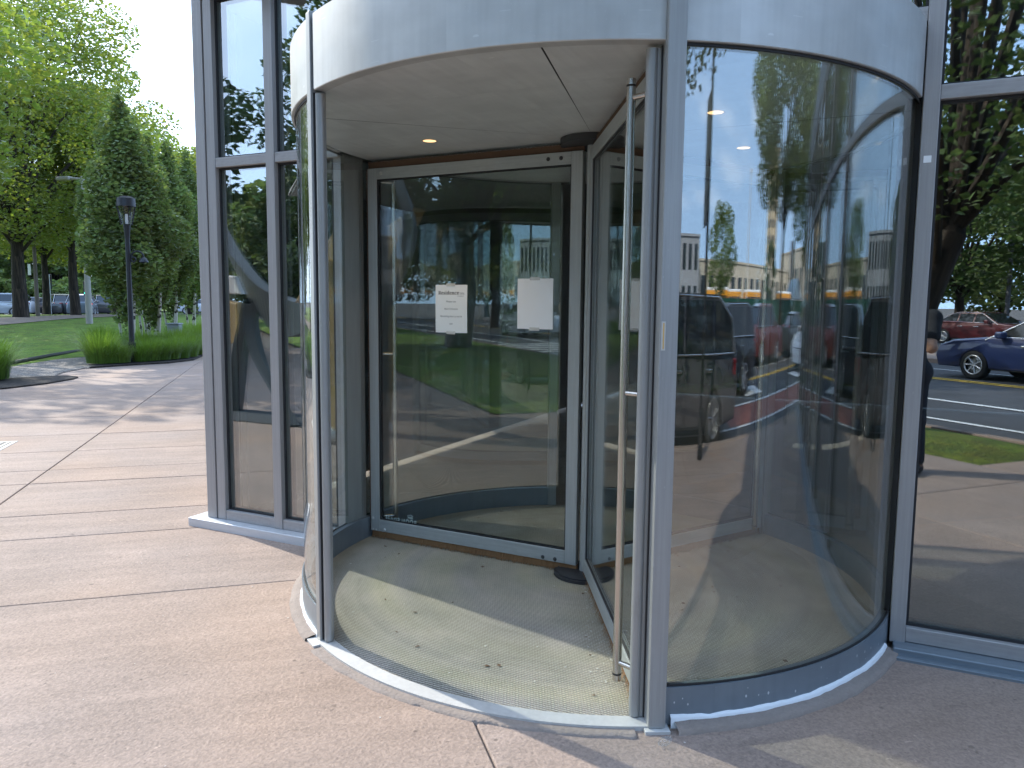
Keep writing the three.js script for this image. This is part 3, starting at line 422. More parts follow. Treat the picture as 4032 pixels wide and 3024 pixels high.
function leafCloud(clumps, count, size, R, opt = {}) { // clumps: [x, y, z, rx, ry]; each leaf a folded pair of faces
  const P = new Float32Array(count * 12), CO = new Float32Array(count * 12), IX = new Uint32Array(count * 6), v = new THREE.Vector3(), q = new THREE.Quaternion(), e = new THREE.Euler();
  let tot = 0; const cum = clumps.map((c) => (tot += c[3] * c[3] * c[4]));
  for (let i = 0; i < count; i++) {
    const w = R() * tot; let lo = 0, hi = cum.length - 1; while (lo < hi) { const m = (lo + hi) >> 1; if (cum[m] < w) lo = m + 1; else hi = m; }
    const c = clumps[lo]; let x, y, z, d; do { x = R() * 2 - 1; y = R() * 2 - 1; z = R() * 2 - 1; d = x * x + y * y + z * z; } while (d > 1); const k = Math.pow(d, -0.16);
    x = c[0] + x * k * c[3]; y = c[1] + y * k * c[4]; z = c[2] + z * k * c[3];
    const s = size * (0.65 + 0.7 * R()); e.set((R() - 0.5) * 2.2 + (opt.droop ? 1.2 : 0), R() * 6.283, (R() - 0.5) * 2.2); q.setFromEuler(e);
    const pts = [[0, 0, -s * 0.62], [s * 0.42, s * 0.1, 0], [0, 0, s * 0.62], [-s * 0.42, s * 0.1, 0]];
    const t = (c[5] ?? 1) * (0.8 + 0.42 * R()), yl = 0.9 + 0.3 * R();
    for (let j = 0; j < 4; j++) { v.set(...pts[j]).applyQuaternion(q); const o = i * 12 + j * 3; P[o] = x + v.x; P[o + 1] = y + v.y; P[o + 2] = z + v.z; CO[o] = t * yl; CO[o + 1] = t; CO[o + 2] = t * 0.9; }
    const b = i * 4; IX.set([b, b + 1, b + 2, b, b + 2, b + 3], i * 6);
  }
  const g = new THREE.BufferGeometry(); g.setAttribute('position', new THREE.BufferAttribute(P, 3)); g.setAttribute('color', new THREE.BufferAttribute(CO, 3)); g.setIndex(new THREE.BufferAttribute(IX, 1)); const f = g.toNonIndexed(); f.computeVertexNormals(); return f;
}
const LEAF = { maple: leafMat(0.21, 0.28, 0.04, 0.6), birch: leafMat(0.15, 0.22, 0.055, 0.5), dark: leafMat(0.075, 0.125, 0.03, 0.35), far: leafMat(0.14, 0.20, 0.05, 0.45), willow: leafMat(0.15, 0.22, 0.045, 0.45) };
function broadTree(o) { // o: x,z,y,h,r,base,trunk,leaves,size,mat,seed,lean,label,group,name,clumps
  const R = rng(o.seed), T = thing(o.name || 'broadleaf_tree', o.label, 'tree', o.group); T.position.set(o.x, o.y ?? 0, o.z);
  const lx = (o.lean?.[0] ?? 0), lz = (o.lean?.[1] ?? 0), fork = o.base * (o.forkAt ?? 0.95), limbs = [], clumps = [];
  limbs.push(taperTube([[0, -0.15, 0], [lx * 0.1, 0.25, lz * 0.1], [lx * 0.45 + (R() - 0.5) * 0.15, fork * 0.5, lz * 0.45], [lx, fork, lz]], o.trunk * 1.2, o.trunk * 0.78, 10));
  const n = o.clumps || 26, cy = o.base + (o.h - o.base) * 0.5, ry = (o.h - o.base) * 0.5;
  for (let i = 0; i < n; i++) {
    const f = (i + 0.5) / n, yy = 1 - 2 * f, a = i * 2.39996 + R() * 0.7, prof = Math.sqrt(Math.max(0.02, 1 - yy * yy)) * (yy > 0 ? 1 - 0.25 * yy : 1), k = 0.55 + 0.42 * Math.sqrt(R());
    const x = lx + Math.cos(a) * prof * o.r * k, z = lz + Math.sin(a) * prof * o.r * k, y = cy + yy * ry * 0.9;
    const cr = o.r * (0.24 + 0.17 * R()); clumps.push([x, y, z, cr, cr * (0.5 + 0.2 * R()), 0.84 + 0.3 * R()]);
    if (i % 2 === 0 || i < 6) { const st = fork * (0.75 + 0.25 * R()) + (y > fork ? (y - fork) * 0.25 * R() : 0), m = [lx * st / fork + (x - lx * st / fork) * 0.45, st + (y - st) * 0.6 + 0.2, lz * st / fork + (z - lz * st / fork) * 0.45]; limbs.push(taperTube([[lx * Math.min(1, st / fork), Math.min(st, fork), lz * Math.min(1, st / fork)], m, [x, y, z]], o.trunk * (0.3 + 0.16 * R()), 0.02, 6)); }
  }
  limbs.push(taperTube([[lx, fork * 0.97, lz], [lx + (R() - 0.5) * 0.6, cy, lz + (R() - 0.5) * 0.6], [lx + (R() - 0.5), o.h - ry * 0.35, lz + (R() - 0.5)]], o.trunk * 0.72, 0.03, 8));
  part(T, 'trunk', limbs, o.bark || M.bark); part(T, 'crown', leafCloud(clumps, o.leaves, o.size, R, o), o.mat); return T;
}
function columnTree(o) { // upright, narrow crown on pale stems
  const R = rng(o.seed), T = thing('columnar_birch_tree', o.label, 'tree', 'columnar birches beside the plaza'); T.position.set(o.x, o.y ?? 0, o.z);
  const clumps = [], st = [], tw = [], ns = o.stems || 3;
  for (let k = 0; k < ns; k++) { const a = k / ns * 6.28 + R(), b = [Math.cos(a) * 0.10, -0.1, Math.sin(a) * 0.10], m = [Math.cos(a) * 0.28, o.h * 0.3, Math.sin(a) * 0.28], t = [Math.cos(a) * o.r * 0.25, o.h * (0.5 + 0.1 * R()), Math.sin(a) * o.r * 0.25]; st.push(taperTube([b, m, t], k ? 0.045 : 0.085, 0.012, 8)); for (let j = 0; j < 9; j++) { const f = 0.14 + 0.42 * j / 9, a2 = R() * 6.28, y0 = o.h * f, c0 = [b[0] + (t[0] - b[0]) * f, y0, b[2] + (t[2] - b[2]) * f]; tw.push(taperTube([c0, [c0[0] + Math.cos(a2) * 0.22, y0 + 0.4, c0[2] + Math.sin(a2) * 0.22], [c0[0] + Math.cos(a2) * 0.34, y0 + 0.85, c0[2] + Math.sin(a2) * 0.34]], 0.014, 0.004, 5)); } }
  for (let i = 0; i < 64; i++) { const f = Math.pow((i + 0.5) / 64, 0.92), y = o.h * (0.17 + 0.81 * f), prof = f < 0.36 ? 0.24 + 0.76 * smooth(0, 0.36, f) : Math.pow(1 - (f - 0.36) / 0.64, 0.62), a = i * 2.4 + R(), rr = o.r * prof * (0.78 + 0.44 * R()), k = 0.72 * Math.sqrt(R()); clumps.push([Math.cos(a) * rr * k, y, Math.sin(a) * rr * k, Math.max(0.14, rr * 0.5), 0.42 + 0.25 * R(), 0.82 + 0.34 * R()]); }
  for (let i = 0; i < 5; i++) clumps.push([(R() - 0.5) * 0.12, o.h * (0.95 + i * 0.022), (R() - 0.5) * 0.12, 0.13 - i * 0.014, 0.22, 1]);
  for (let k = 0; k < 3; k++) { const a = R() * 6.28, q = o.r * (0.35 + 0.25 * R()), y0 = o.h * (0.62 + 0.16 * R()); for (let i = 0; i < 5; i++) clumps.push([Math.cos(a) * q * (1 - i * 0.06), y0 + i * 0.24, Math.sin(a) * q * (1 - i * 0.06), 0.24 - i * 0.035, 0.24, 0.9 + 0.3 * R()]); }
  part(T, 'trunk', st, M.birch); part(T, 'branches', tw, M.bark); part(T, 'crown', leafCloud(clumps, o.leaves, o.size, R), LEAF.birch); return T;
}
const AZ = (a, r) => ({ x: Math.sin(a * D2R) * r, z: -Math.cos(a * D2R) * r });
const onHill = (a, r) => { const p = AZ(a, r); return { ...p, y: hill(p.x, p.z) }; };
// columnar birches beside the plaza
columnTree({ ...onHill(-26.6, 21.4), h: 6.25, r: 1.22, leaves: 30000, size: 0.1, seed: 11, stems: 3, label: 'tall dark columnar birch with pointed tip behind the black lamp post' });
columnTree({ ...onHill(-25.1, 23.4), h: 5.6, r: 0.98, leaves: 20000, size: 0.1, seed: 12, stems: 3, label: 'columnar birch with bright white stem right of the black lamp post' });
columnTree({ ...onHill(-23.9, 26.8), h: 6.0, r: 1.05, leaves: 22000, size: 0.1, seed: 13, stems: 3, label: 'columnar birch in the middle of the row beside the grey utility box' });
columnTree({ ...onHill(-22.7, 31.5), h: 6.3, r: 1.15, leaves: 18000, size: 0.11, seed: 14, stems: 2, label: 'slender columnar birch nearest the glass building corner' });
columnTree({ ...onHill(-25.6, 27.5), h: 6.4, r: 1.2, leaves: 18000, size: 0.11, seed: 15, stems: 2, label: 'columnar birch half hidden behind the two front birches' });
// big park maples
const mg = 'spreading maples in the park';
broadTree({ ...onHill(-32.6, 41), h: 14.2, r: 6.3, base: 3.6, trunk: 0.3, leaves: 62000, size: 0.135, mat: LEAF.maple, seed: 21, clumps: 40, name: 'maple_tree', label: 'largest maple at left with thick dark trunk by the road', group: mg });
broadTree({ ...onHill(-31.2, 49), h: 12.5, r: 6.0, base: 3.6, trunk: 0.18, leaves: 36000, size: 0.15, mat: LEAF.maple, seed: 22, clumps: 34, name: 'maple_tree', label: 'thin trunked maple just right of the largest trunk', group: mg });
broadTree({ ...onHill(-29.6, 46), h: 11.0, r: 5.2, base: 3.8, trunk: 0.23, leaves: 38000, size: 0.14, mat: LEAF.maple, seed: 23, clumps: 34, name: 'maple_tree', label: 'maple with forked trunk between the two parked cars', group: mg });
broadTree({ ...onHill(-27.2, 54), h: 9.6, r: 5.0, base: 3.0, trunk: 0.3, leaves: 26000, size: 0.17, mat: LEAF.maple, seed: 24, clumps: 32, name: 'maple_tree', label: 'maple standing behind the grey light pole', group: mg });
broadTree({ ...onHill(-22.6, 50), h: 9.2, r: 4.6, base: 2.8, trunk: 0.3, leaves: 26000, size: 0.17, mat: LEAF.maple, seed: 25, clumps: 30, name: 'maple_tree', label: 'maple rising behind the columnar birches near the building corner', group: mg });
broadTree({ ...onHill(-41, 31), h: 12.5, r: 5.5, base: 3.6, trunk: 0.35, leaves: 16000, size: 0.2, mat: LEAF.maple, seed: 26, clumps: 30, name: 'maple_tree', label: 'maple out of view at the far left of the lawn', group: mg });
// background trees beyond the far road
[[-36.5, 88, 13, 6.5], [-33.6, 96, 15, 7.5], [-30.6, 92, 12, 6.5], [-27.9, 98, 14, 7], [-25.2, 104, 14, 7], [-22.4, 95, 13, 7], [-19.4, 90, 12, 6.5]].forEach(([a, r, h, rad], i) => broadTree({ ...AZ(a, r), y: -0.1, h, r: rad, base: 1.2, trunk: 0.35, leaves: 7000, size: 0.5, mat: LEAF.far, seed: 31 + i, clumps: 26, name: 'background_tree', label: ['leafy tree at far left beyond the road', 'tall tree beyond the road behind the thickest maple trunk', 'tree beyond the road behind the overhead signal arm', 'tree beyond the road behind the green signal', 'tree beyond the road left of the birches', 'tree beyond the road behind the birches', 'tree beyond the road at the building edge'][i], group: 'trees beyond the far road' }));
// low bushes under them
[[-31.9, 80], [-30.2, 82], [-28.6, 84], [-34.2, 78]].forEach(([a, r], i) => broadTree({ ...AZ(a, r), y: -0.1, h: 3.2, r: 2.6, base: 0.2, trunk: 0.08, leaves: 2600, size: 0.34, mat: i === 1 ? LEAF.willow : LEAF.far, seed: 51 + i, clumps: 16, name: 'bush', label: ['rounded bush beyond the road right of the thickest trunk', 'yellow green bush under the overhead signal arm', 'bush beyond the road below the green signal', 'bush beyond the road at the left edge'][i], group: 'bushes beyond the far road' }));
// two unseen trees added to shade the mirrored lawn, then trees only the glass shows
{ const a = LW(-16.3, 0, 7.2), b = LW(-21, 0, 11.5); broadTree({ x: a.x, z: a.z, h: 9.5, r: 4.6, base: 2.8, trunk: 0.3, leaves: 16000, size: 0.2, mat: LEAF.dark, seed: 95, clumps: 30, label: 'broad unseen tree added to shade the street lawn behind the sculpture', name: 'added_shade_tree' }); broadTree({ x: b.x, z: b.z, h: 10, r: 5, base: 2.8, trunk: 0.3, leaves: 16000, size: 0.2, mat: LEAF.dark, seed: 96, clumps: 30, label: 'second unseen tree added nearer the street to shade the lawn', name: 'added_shade_tree' }); }
const at = (t, s) => { const p = SW(t, 0, s); return { x: p.x, z: p.z }; };
broadTree({ ...at(-20.5, 4.9), h: 11, r: 4.9, base: 2.6, trunk: 0.4, leaves: 36000, size: 0.17, lean: [1.2, -0.3], mat: LEAF.dark, seed: 61, clumps: 40, label: 'dark leafy tree on the street lawn mirrored in the glass wing', name: 'lawn_tree' });
broadTree({ ...at(-3.7, 6.15), h: 9.5, r: 4.4, base: 2.5, trunk: 0.2, leaves: 30000, size: 0.08, mat: LEAF.dark, seed: 62, clumps: 30, lean: [0.75, 0.15], label: 'leaning tree on the verge mirrored in the right window', name: 'verge_tree' });
broadTree({ ...at(17.0, 19.3), h: 12.5, r: 5.8, base: 4.8, trunk: 0.2, leaves: 36000, size: 0.16, mat: LEAF.willow, seed: 63, clumps: 30, label: 'tall street tree by the green fence mirrored in curved glass', name: 'street_tree' });
broadTree({ ...at(27, 19.3), h: 10.5, r: 4.6, base: 3, trunk: 0.2, leaves: 20000, size: 0.18, mat: LEAF.willow, seed: 64, clumps: 26, label: 'second street tree farther along the green fence', name: 'street_tree' });
broadTree({ ...at(16, 43), h: 7.2, r: 3.8, base: 2.2, trunk: 0.14, leaves: 6000, size: 0.2, mat: LEAF.willow, seed: 65, clumps: 18, label: 'small tree in the parking lot behind the school buses', name: 'small_tree', group: 'small trees round the parking lot' });
broadTree({ ...at(31, 40), h: 5.6, r: 1.8, base: 1.8, trunk: 0.1, leaves: 4500, size: 0.18, mat: LEAF.dark, seed: 66, clumps: 14, label: 'thin young tree in front of the long pale building', name: 'small_tree', group: 'small trees round the parking lot' });
broadTree({ ...at(44, 30), h: 6.0, r: 1.7, base: 1.8, trunk: 0.1, leaves: 4500, size: 0.18, mat: LEAF.dark, seed: 67, clumps: 14, label: 'thin young tree near the gabled house', name: 'small_tree', group: 'small trees round the parking lot' });
broadTree({ ...at(-16, 34), h: 10, r: 5, base: 2.4, trunk: 0.26, leaves: 10000, size: 0.24, mat: LEAF.dark, seed: 68, clumps: 26, label: 'broad tree across the street behind the red car', name: 'street_tree' });
broadTree({ ...at(-27, 38), h: 11, r: 5.5, base: 2.4, trunk: 0.26, leaves: 10000, size: 0.26, mat: LEAF.dark, seed: 69, clumps: 26, label: 'broad tree across the street beside the lot lamp', name: 'street_tree' });
broadTree({ ...at(-44, 14), h: 9.5, r: 5, base: 2.6, trunk: 0.34, leaves: 10000, size: 0.26, mat: LEAF.maple, seed: 70, clumps: 28, label: 'large tree at the street corner mirrored in the left windows', name: 'street_tree' });
broadTree({ ...at(-31, 22.5), h: 12, r: 5.5, base: 3, trunk: 0.3, leaves: 11000, size: 0.24, mat: LEAF.dark, seed: 71, clumps: 26, label: 'large tree across the crossing mirrored in the left windows', name: 'street_tree' });

[[-58, 24, 10, 5], [-52, 45, 12, 6], [-40, 60, 11, 6], [-70, 12, 12, 6], [-66, 60, 13, 7], [-8, 52, 9, 5], [-84, 26, 13, 7], [-47, 30, 9, 4.5], [-37, 2.6, 7.5, 3.6], [-50, -1, 9, 4.6], [-64, 3, 10, 5.5]].forEach(([t, s, h, rad], i) => broadTree({ ...at(t, s), y: -0.1, h, r: rad, base: 1.6, trunk: 0.28, leaves: 8000, size: 0.34, mat: i % 2 ? LEAF.dark : LEAF.far, seed: 81 + i, clumps: 26, name: 'street_tree', label: ['round tree past the crossing on the near corner', 'tree behind the crossing by the pale office', 'tree beside the brown brick building', 'tree far along the street lawn', 'tall tree beyond the pale office', 'tree at the back of the parking lot', 'tree farthest along the street', 'small tree at the cross street corner', 'low tree on the lawn mirrored low in the left windows', 'tree at the plaza end mirrored in the left windows', 'farthest tree past the plaza end'][i], group: 'trees round the crossing' }));

// ---------------------------------------------------------------- ornamental grasses
{
  const mats = [leafMat(0.14, 0.26, 0.03, 0.45), leafMat(0.18, 0.30, 0.04, 0.45)];
  const clumpGeo = (seed, n, len) => { const R = rng(seed), P = [], CO = [], IX = []; for (let i = 0; i < n; i++) { const a = R() * 6.283, out = 0.26 * Math.sqrt(R()), L = len * (0.45 + 0.55 * R()), lean = 0.25 + 1.25 * R() * R() + 0.3 * R(), w = 0.005 + 0.004 * R(), ca = Math.cos(a), sa = Math.sin(a), k = 0.7 + 0.6 * R(), b = P.length / 3; for (let j = 0; j < 4; j++) { const f = j / 3, r = out + lean * L * 0.55 * f * f, y = L * (f - 0.32 * lean * f * f) * 0.95, ww = w * (1 - f * 0.85); P.push(ca * r - sa * ww, y, sa * r + ca * ww, ca * r + sa * ww, y, sa * r - ca * ww); for (let q = 0; q < 2; q++) CO.push(k * (0.8 + 0.35 * f), k * (0.85 + 0.25 * f), k * 0.8); } for (let j = 0; j < 3; j++) { const c = b + j * 2; IX.push(c, c + 1, c + 2, c + 1, c + 3, c + 2); } } const g = new THREE.BufferGeometry(); g.setAttribute('position', new THREE.Float32BufferAttribute(P, 3)); g.setAttribute('color', new THREE.Float32BufferAttribute(CO, 3)); g.setIndex(IX); g.computeVertexNormals(); return g; };
  const geos = [clumpGeo(101, 1150, 0.85), clumpGeo(102, 1050, 0.72), clumpGeo(103, 1000, 0.6)];
  const spots = [[-34.4, 16.6, 1.15, 0, 'left of the gravel, nearest the camera'], [-35.6, 17.3, 1.2, 1, 'at the left edge behind the nearest one'], [-36.2, 16.2, 1.1, 2, 'beyond the left edge of the mulch'],
    [-28.35, 19.75, 1.1, 0, 'at the left end of the bed by the gravel'], [-27.8, 19.75, 1.0, 1, 'second from the gravel in the front row'], [-27.2, 19.8, 0.9, 2, 'in the front row left of the lamp post'], [-28.0, 20.8, 1.2, 0, 'in the second row behind the gravel'], [-27.3, 21.3, 1.15, 1, 'in the second row behind the lamp post'], [-28.3, 22.0, 1.2, 0, 'in the back row beside the lawn'], [-27.6, 22.7, 1.2, 1, 'in the back row behind the tallest birch'],
    [-26.0, 20.1, 0.95, 2, 'in the front row just right of the lamp post'], [-25.4, 20.25, 1.0, 1, 'in the front row below the white birch stem'], [-24.8, 20.4, 1.0, 2, 'in the middle of the front row'], [-24.2, 20.6, 1.0, 1, 'in the front row right of the white stem'], [-23.6, 20.9, 1.05, 2, 'third from the right end of the front row'], [-23.05, 21.4, 1.05, 1, 'second from the right end of the front row'], [-22.55, 22.2, 1.1, 2, 'at the right end where the plaza narrows'],
    [-25.7, 21.4, 1.1, 0, 'in the second row beside the white stem'], [-24.7, 21.8, 1.1, 1, 'in the second row left of the utility box'], [-23.8, 22.4, 1.1, 0, 'in the second row right of the white stem'], [-23.1, 23.6, 1.1, 1, 'in the second row below the utility box'], [-22.3, 24.6, 1.2, 0, 'at the back right by the building'], [-21.8, 26.2, 1.2, 1, 'behind the right end by the building'], [-22.6, 26.8, 1.2, 1, 'in the back row by the slender birch'], [-23.6, 25.6, 1.1, 0, 'beside the utility box'], [-21.3, 28.2, 1.2, 0, 'farthest back at the building edge']];
  spots.forEach(([a, r, sc, g, where], i) => { const p = AZ(a, r), t = thing('sedge_plant', `arching green sedge clump ${where}`, 'plant', 'arching sedge clumps in the beds'); t.position.set(p.x, 0.06 + Math.max(0, hill(p.x, p.z) - 0.06), p.z); t.scale.setScalar(sc); t.rotation.y = i * 1.7; part(t, 'blades', geos[g], mats[i % 2]); });
}
// ---------------------------------------------------------------- lamps, poles, signals
const blackMetal = std(0.022, 0.024, 0.028, 0.45, 0.3), galv = std(0.34, 0.35, 0.36, 0.55, 0.5), poleWood = std(0.16, 0.13, 0.11, 0.9);
{
  const p = onHill(-26.42, 20.0), l = thing('lamp_post', 'black post with tapered glass lantern beside the birches', 'lamp post'); l.position.set(p.x, 0.0, p.z);
  part(l, 'post', [cyl(0.085, 0, 0.5, 0, 0, 12), cyl(0.062, 0.5, 2.9, 0, 0, 12, 0.055), cyl(0.055, 2.9, 3.22, 0, 0, 12, 0.085)], blackMetal);
  part(l, 'lantern_glass', [cyl(0.115, 3.22, 3.62, 0, 0, 8, 0.2)], M.clearGlass);
  const bars = []; for (let k = 0; k < 8; k++) { const a = k / 8 * 6.283; bars.push(rod([Math.cos(a) * 0.117, 3.2, Math.sin(a) * 0.117], [Math.cos(a) * 0.203, 3.62, Math.sin(a) * 0.203], 0.009, 5)); } part(l, 'lantern_frame', bars, blackMetal);
  part(l, 'lantern_cap', [cyl(0.215, 3.62, 3.80, 0, 0, 8, 0.205), cyl(0.205, 3.80, 3.85, 0, 0, 8, 0.12)], blackMetal); part(l, 'lamp_socket', cyl(0.03, 3.22, 3.45, 0, 0, 8), std(0.6, 0.6, 0.58, 0.5));
  const arm = [new THREE.TorusGeometry(0.13, 0.022, 8, 18, Math.PI).translate(0.2, 2.48, 0), new THREE.TorusGeometry(0.05, 0.02, 8, 14).translate(0.11, 2.42, 0)]; part(l, 'side_arm', arm, blackMetal); part(l, 'side_shade', new THREE.LatheGeometry([[0.02, 0.12], [0.06, 0.1], [0.1, 0.03], [0.105, 0]].map((v) => new THREE.Vector2(...v)), 16).translate(0.33, 2.36, 0), blackMetal);
  l.rotation.y = 0.2;
}
function streetLight(name, label, x, y, z, h, turn, arm = 1.6, mat = galv) { const l = thing(name, label, 'street light'); l.position.set(x, y, z); l.rotation.y = turn; part(l, 'pole', [cyl(0.13, -0.1, h, 0, 0, 10, 0.07)], mat); part(l, 'arm', [rod([0, h - 0.12, 0], [-arm, h - 0.04, 0], 0.05, 8)], mat); part(l, 'lamp_head', [rbox(-arm - 0.55, -arm + 0.15, h - 0.12, h + 0.02, -0.13, 0.13, 0.04)], mat); return l; }
{
  const p = onHill(-28.85, 35); streetLight('street_light', 'grey tapered light pole on the lawn left of the birches', p.x, p.y, p.z, 5.75, -0.35, 0.75, std(0.36, 0.33, 0.30, 0.8));
  const sig = (name, label, a, r, h, green) => { const q = onHill(a, r), s = thing(name, label, 'traffic light'); s.position.set(q.x, q.y, q.z); s.rotation.y = -a * D2R; part(s, 'post', [cyl(0.07, -0.1, h, 0, 0.16, 8)], galv); const hd = part(s, 'signal_head', [rbox(-0.17, 0.17, h - 1.0, h, -0.1, 0.1, 0.03)], M.dark); const c = [[0.1, 0.01, 0.01], [0.1, 0.07, 0.01], [0.02, 0.12, 0.08]]; for (let k = 0; k < 3; k++) { const on = green && k === 2; part(hd, 'signal_lens', new THREE.CylinderGeometry(0.12, 0.12, 0.04, 18).rotateX(Math.PI / 2).translate(0, h - 0.18 - k * 0.32, 0.11), on ? new THREE.MeshStandardMaterial({ color: col(0.05, 0.5, 0.4), emissive: col(0.05, 1, 0.75), emissiveIntensity: 2.2 }) : std(...c[k], 0.3)); } return s; };
  sig('traffic_light', 'traffic light showing green right of the forked maple', -28.95, 62, 2.6, true); sig('traffic_light', 'dark traffic light between the two middle trunks', -31.0, 61, 3.0, false);
  const q = onHill(-32.6, 66), m = thing('signal_mast', 'grey mast with horizontal arm carrying a signal over the road', 'traffic light'); m.position.set(q.x, q.y, q.z); m.rotation.y = 0.45; part(m, 'mast', [cyl(0.16, -0.2, 6.2, 0, 0, 10, 0.11)], galv); part(m, 'mast_arm', [rod([0, 5.6, 0], [8.5, 5.75, 0], 0.09, 8, 0.06)], galv); part(m, 'signal_head', [rbox(4.4, 5.6, 4.75, 5.6, -0.16, 0.16, 0.04)], M.dark);
  const w = onHill(-31.7, 45), u = thing('utility_pole', 'brown wooden pole with small white sign beside the maples', 'pole'); u.position.set(w.x, w.y, w.z); part(u, 'pole', [cyl(0.1, -0.1, 4.3, 0, 0, 8, 0.08)], poleWood); part(u, 'pole_sign', [box(-0.3, -0.16, 2.0, 2.55, 0.1, 0.12)], M.paper);
  const bx = onHill(-23.75, 24.8), ub = thing('utility_box', 'small grey utility box among the grasses below the birches', 'utility box'); ub.position.set(bx.x, bx.y, bx.z); part(ub, 'cabinet', rbox(-0.17, 0.17, -0.05, 0.72, -0.14, 0.14, 0.015), std(0.27, 0.29, 0.33, 0.5)); part(ub, 'cap', rbox(-0.19, 0.19, 0.721, 0.76, -0.16, 0.16, 0.01), std(0.27, 0.29, 0.33, 0.5));
  const dr = thing('drain_grate', 'dark iron drain grate set in the plaza at the left edge', 'drain'); const dp = G2(-5.42, -7.62); atStreet(dr); dr.position.copy(SW(dp[0], 0, dp[1])); const bars = []; part(dr, 'grate_frame', [rbox(-0.3, 0.3, -0.02, 0.0045, -0.3, -0.26, 0.002), rbox(-0.3, 0.3, -0.02, 0.0045, 0.26, 0.3, 0.002), rbox(-0.3, -0.26, -0.02, 0.0045, -0.259, 0.259, 0.002), rbox(0.26, 0.3, -0.02, 0.0045, -0.259, 0.259, 0.002)], galv); part(dr, 'grate_well', box(-0.259, 0.259, -0.015, 0.0032, -0.259, 0.259), M.dark); for (let k = 0; k < 8; k++) part(dr, 'grate_bar', box(-0.24 + k * 0.065, -0.215 + k * 0.065, 0.0033, 0.0048, -0.258, 0.258), galv);
}
function G2(x, z) { const dx = x - C.x, dz = z - C.z; return [dx * Math.cos(STREET_TURN) - dz * Math.sin(STREET_TURN), dx * Math.sin(STREET_TURN) + dz * Math.cos(STREET_TURN)]; }

// ---------------------------------------------------------------- VEHICLES
const carGlass = phys(0.018, 0.02, 0.022, 0.06, { clearcoat: 0.6 }), tyreM = std(0.02, 0.02, 0.021, 0.85), rimM = std(0.55, 0.56, 0.58, 0.3, 0.9), chromeM = std(0.75, 0.75, 0.76, 0.15, 1), trimM = std(0.02, 0.02, 0.022, 0.5);
const tailOn = new THREE.MeshStandardMaterial({ color: col(0.5, 0.02, 0.02), emissive: col(1, 0.06, 0.05), emissiveIntensity: 3, roughness: 0.4 }), tailOff = phys(0.3, 0.012, 0.012, 0.15, { clearcoat: 1 }), headM = phys(0.75, 0.78, 0.8, 0.08, { clearcoat: 1 });
const paint = (r, g, b) => phys(r, g, b, 0.4, { metalness: 0.1, clearcoat: 1, clearcoatRoughness: 0.04 });
const SHAPES = { // side profiles: [x, y] with the front at +x; body outline, then greenhouse foot/roof points
  suv: { L: 4.6, W: 1.86, wb: 2.66, wr: 0.36, body: [[-2.25, 0.34], [-2.3, 0.62], [-2.27, 0.98], [-2.2, 1.08], [0.95, 1.06], [1.95, 0.98], [2.2, 0.86], [2.3, 0.6], [2.26, 0.34]], gh: [[-2.18, 1.07], [-1.92, 1.60], [-1.5, 1.68], [0.1, 1.67], [0.42, 1.60], [1.12, 1.05]], pill: [-1.2, -0.15] },
  sedan: { L: 4.7, W: 1.8, wb: 2.75, wr: 0.33, body: [[-2.3, 0.3], [-2.35, 0.6], [-2.3, 0.92], [-1.5, 0.98], [0.9, 0.94], [1.9, 0.84], [2.25, 0.72], [2.35, 0.5], [2.3, 0.3]], gh: [[-1.75, 0.97], [-1.1, 1.36], [-0.7, 1.43], [0.05, 1.43], [0.32, 1.38], [1.12, 0.93]], pill: [-0.75, 0.0] },
  van: { L: 5.1, W: 1.98, wb: 3.0, wr: 0.36, body: [[-2.5, 0.34], [-2.55, 0.7], [-2.5, 1.0], [-2.42, 1.08], [1.1, 1.05], [2.0, 0.98], [2.42, 0.82], [2.55, 0.56], [2.5, 0.32]], gh: [[-2.46, 1.07], [-2.28, 1.5], [-1.7, 1.74], [0.0, 1.76], [0.6, 1.64], [1.6, 1.03]], pill: [-1.45, -0.25, 0.7] },
};
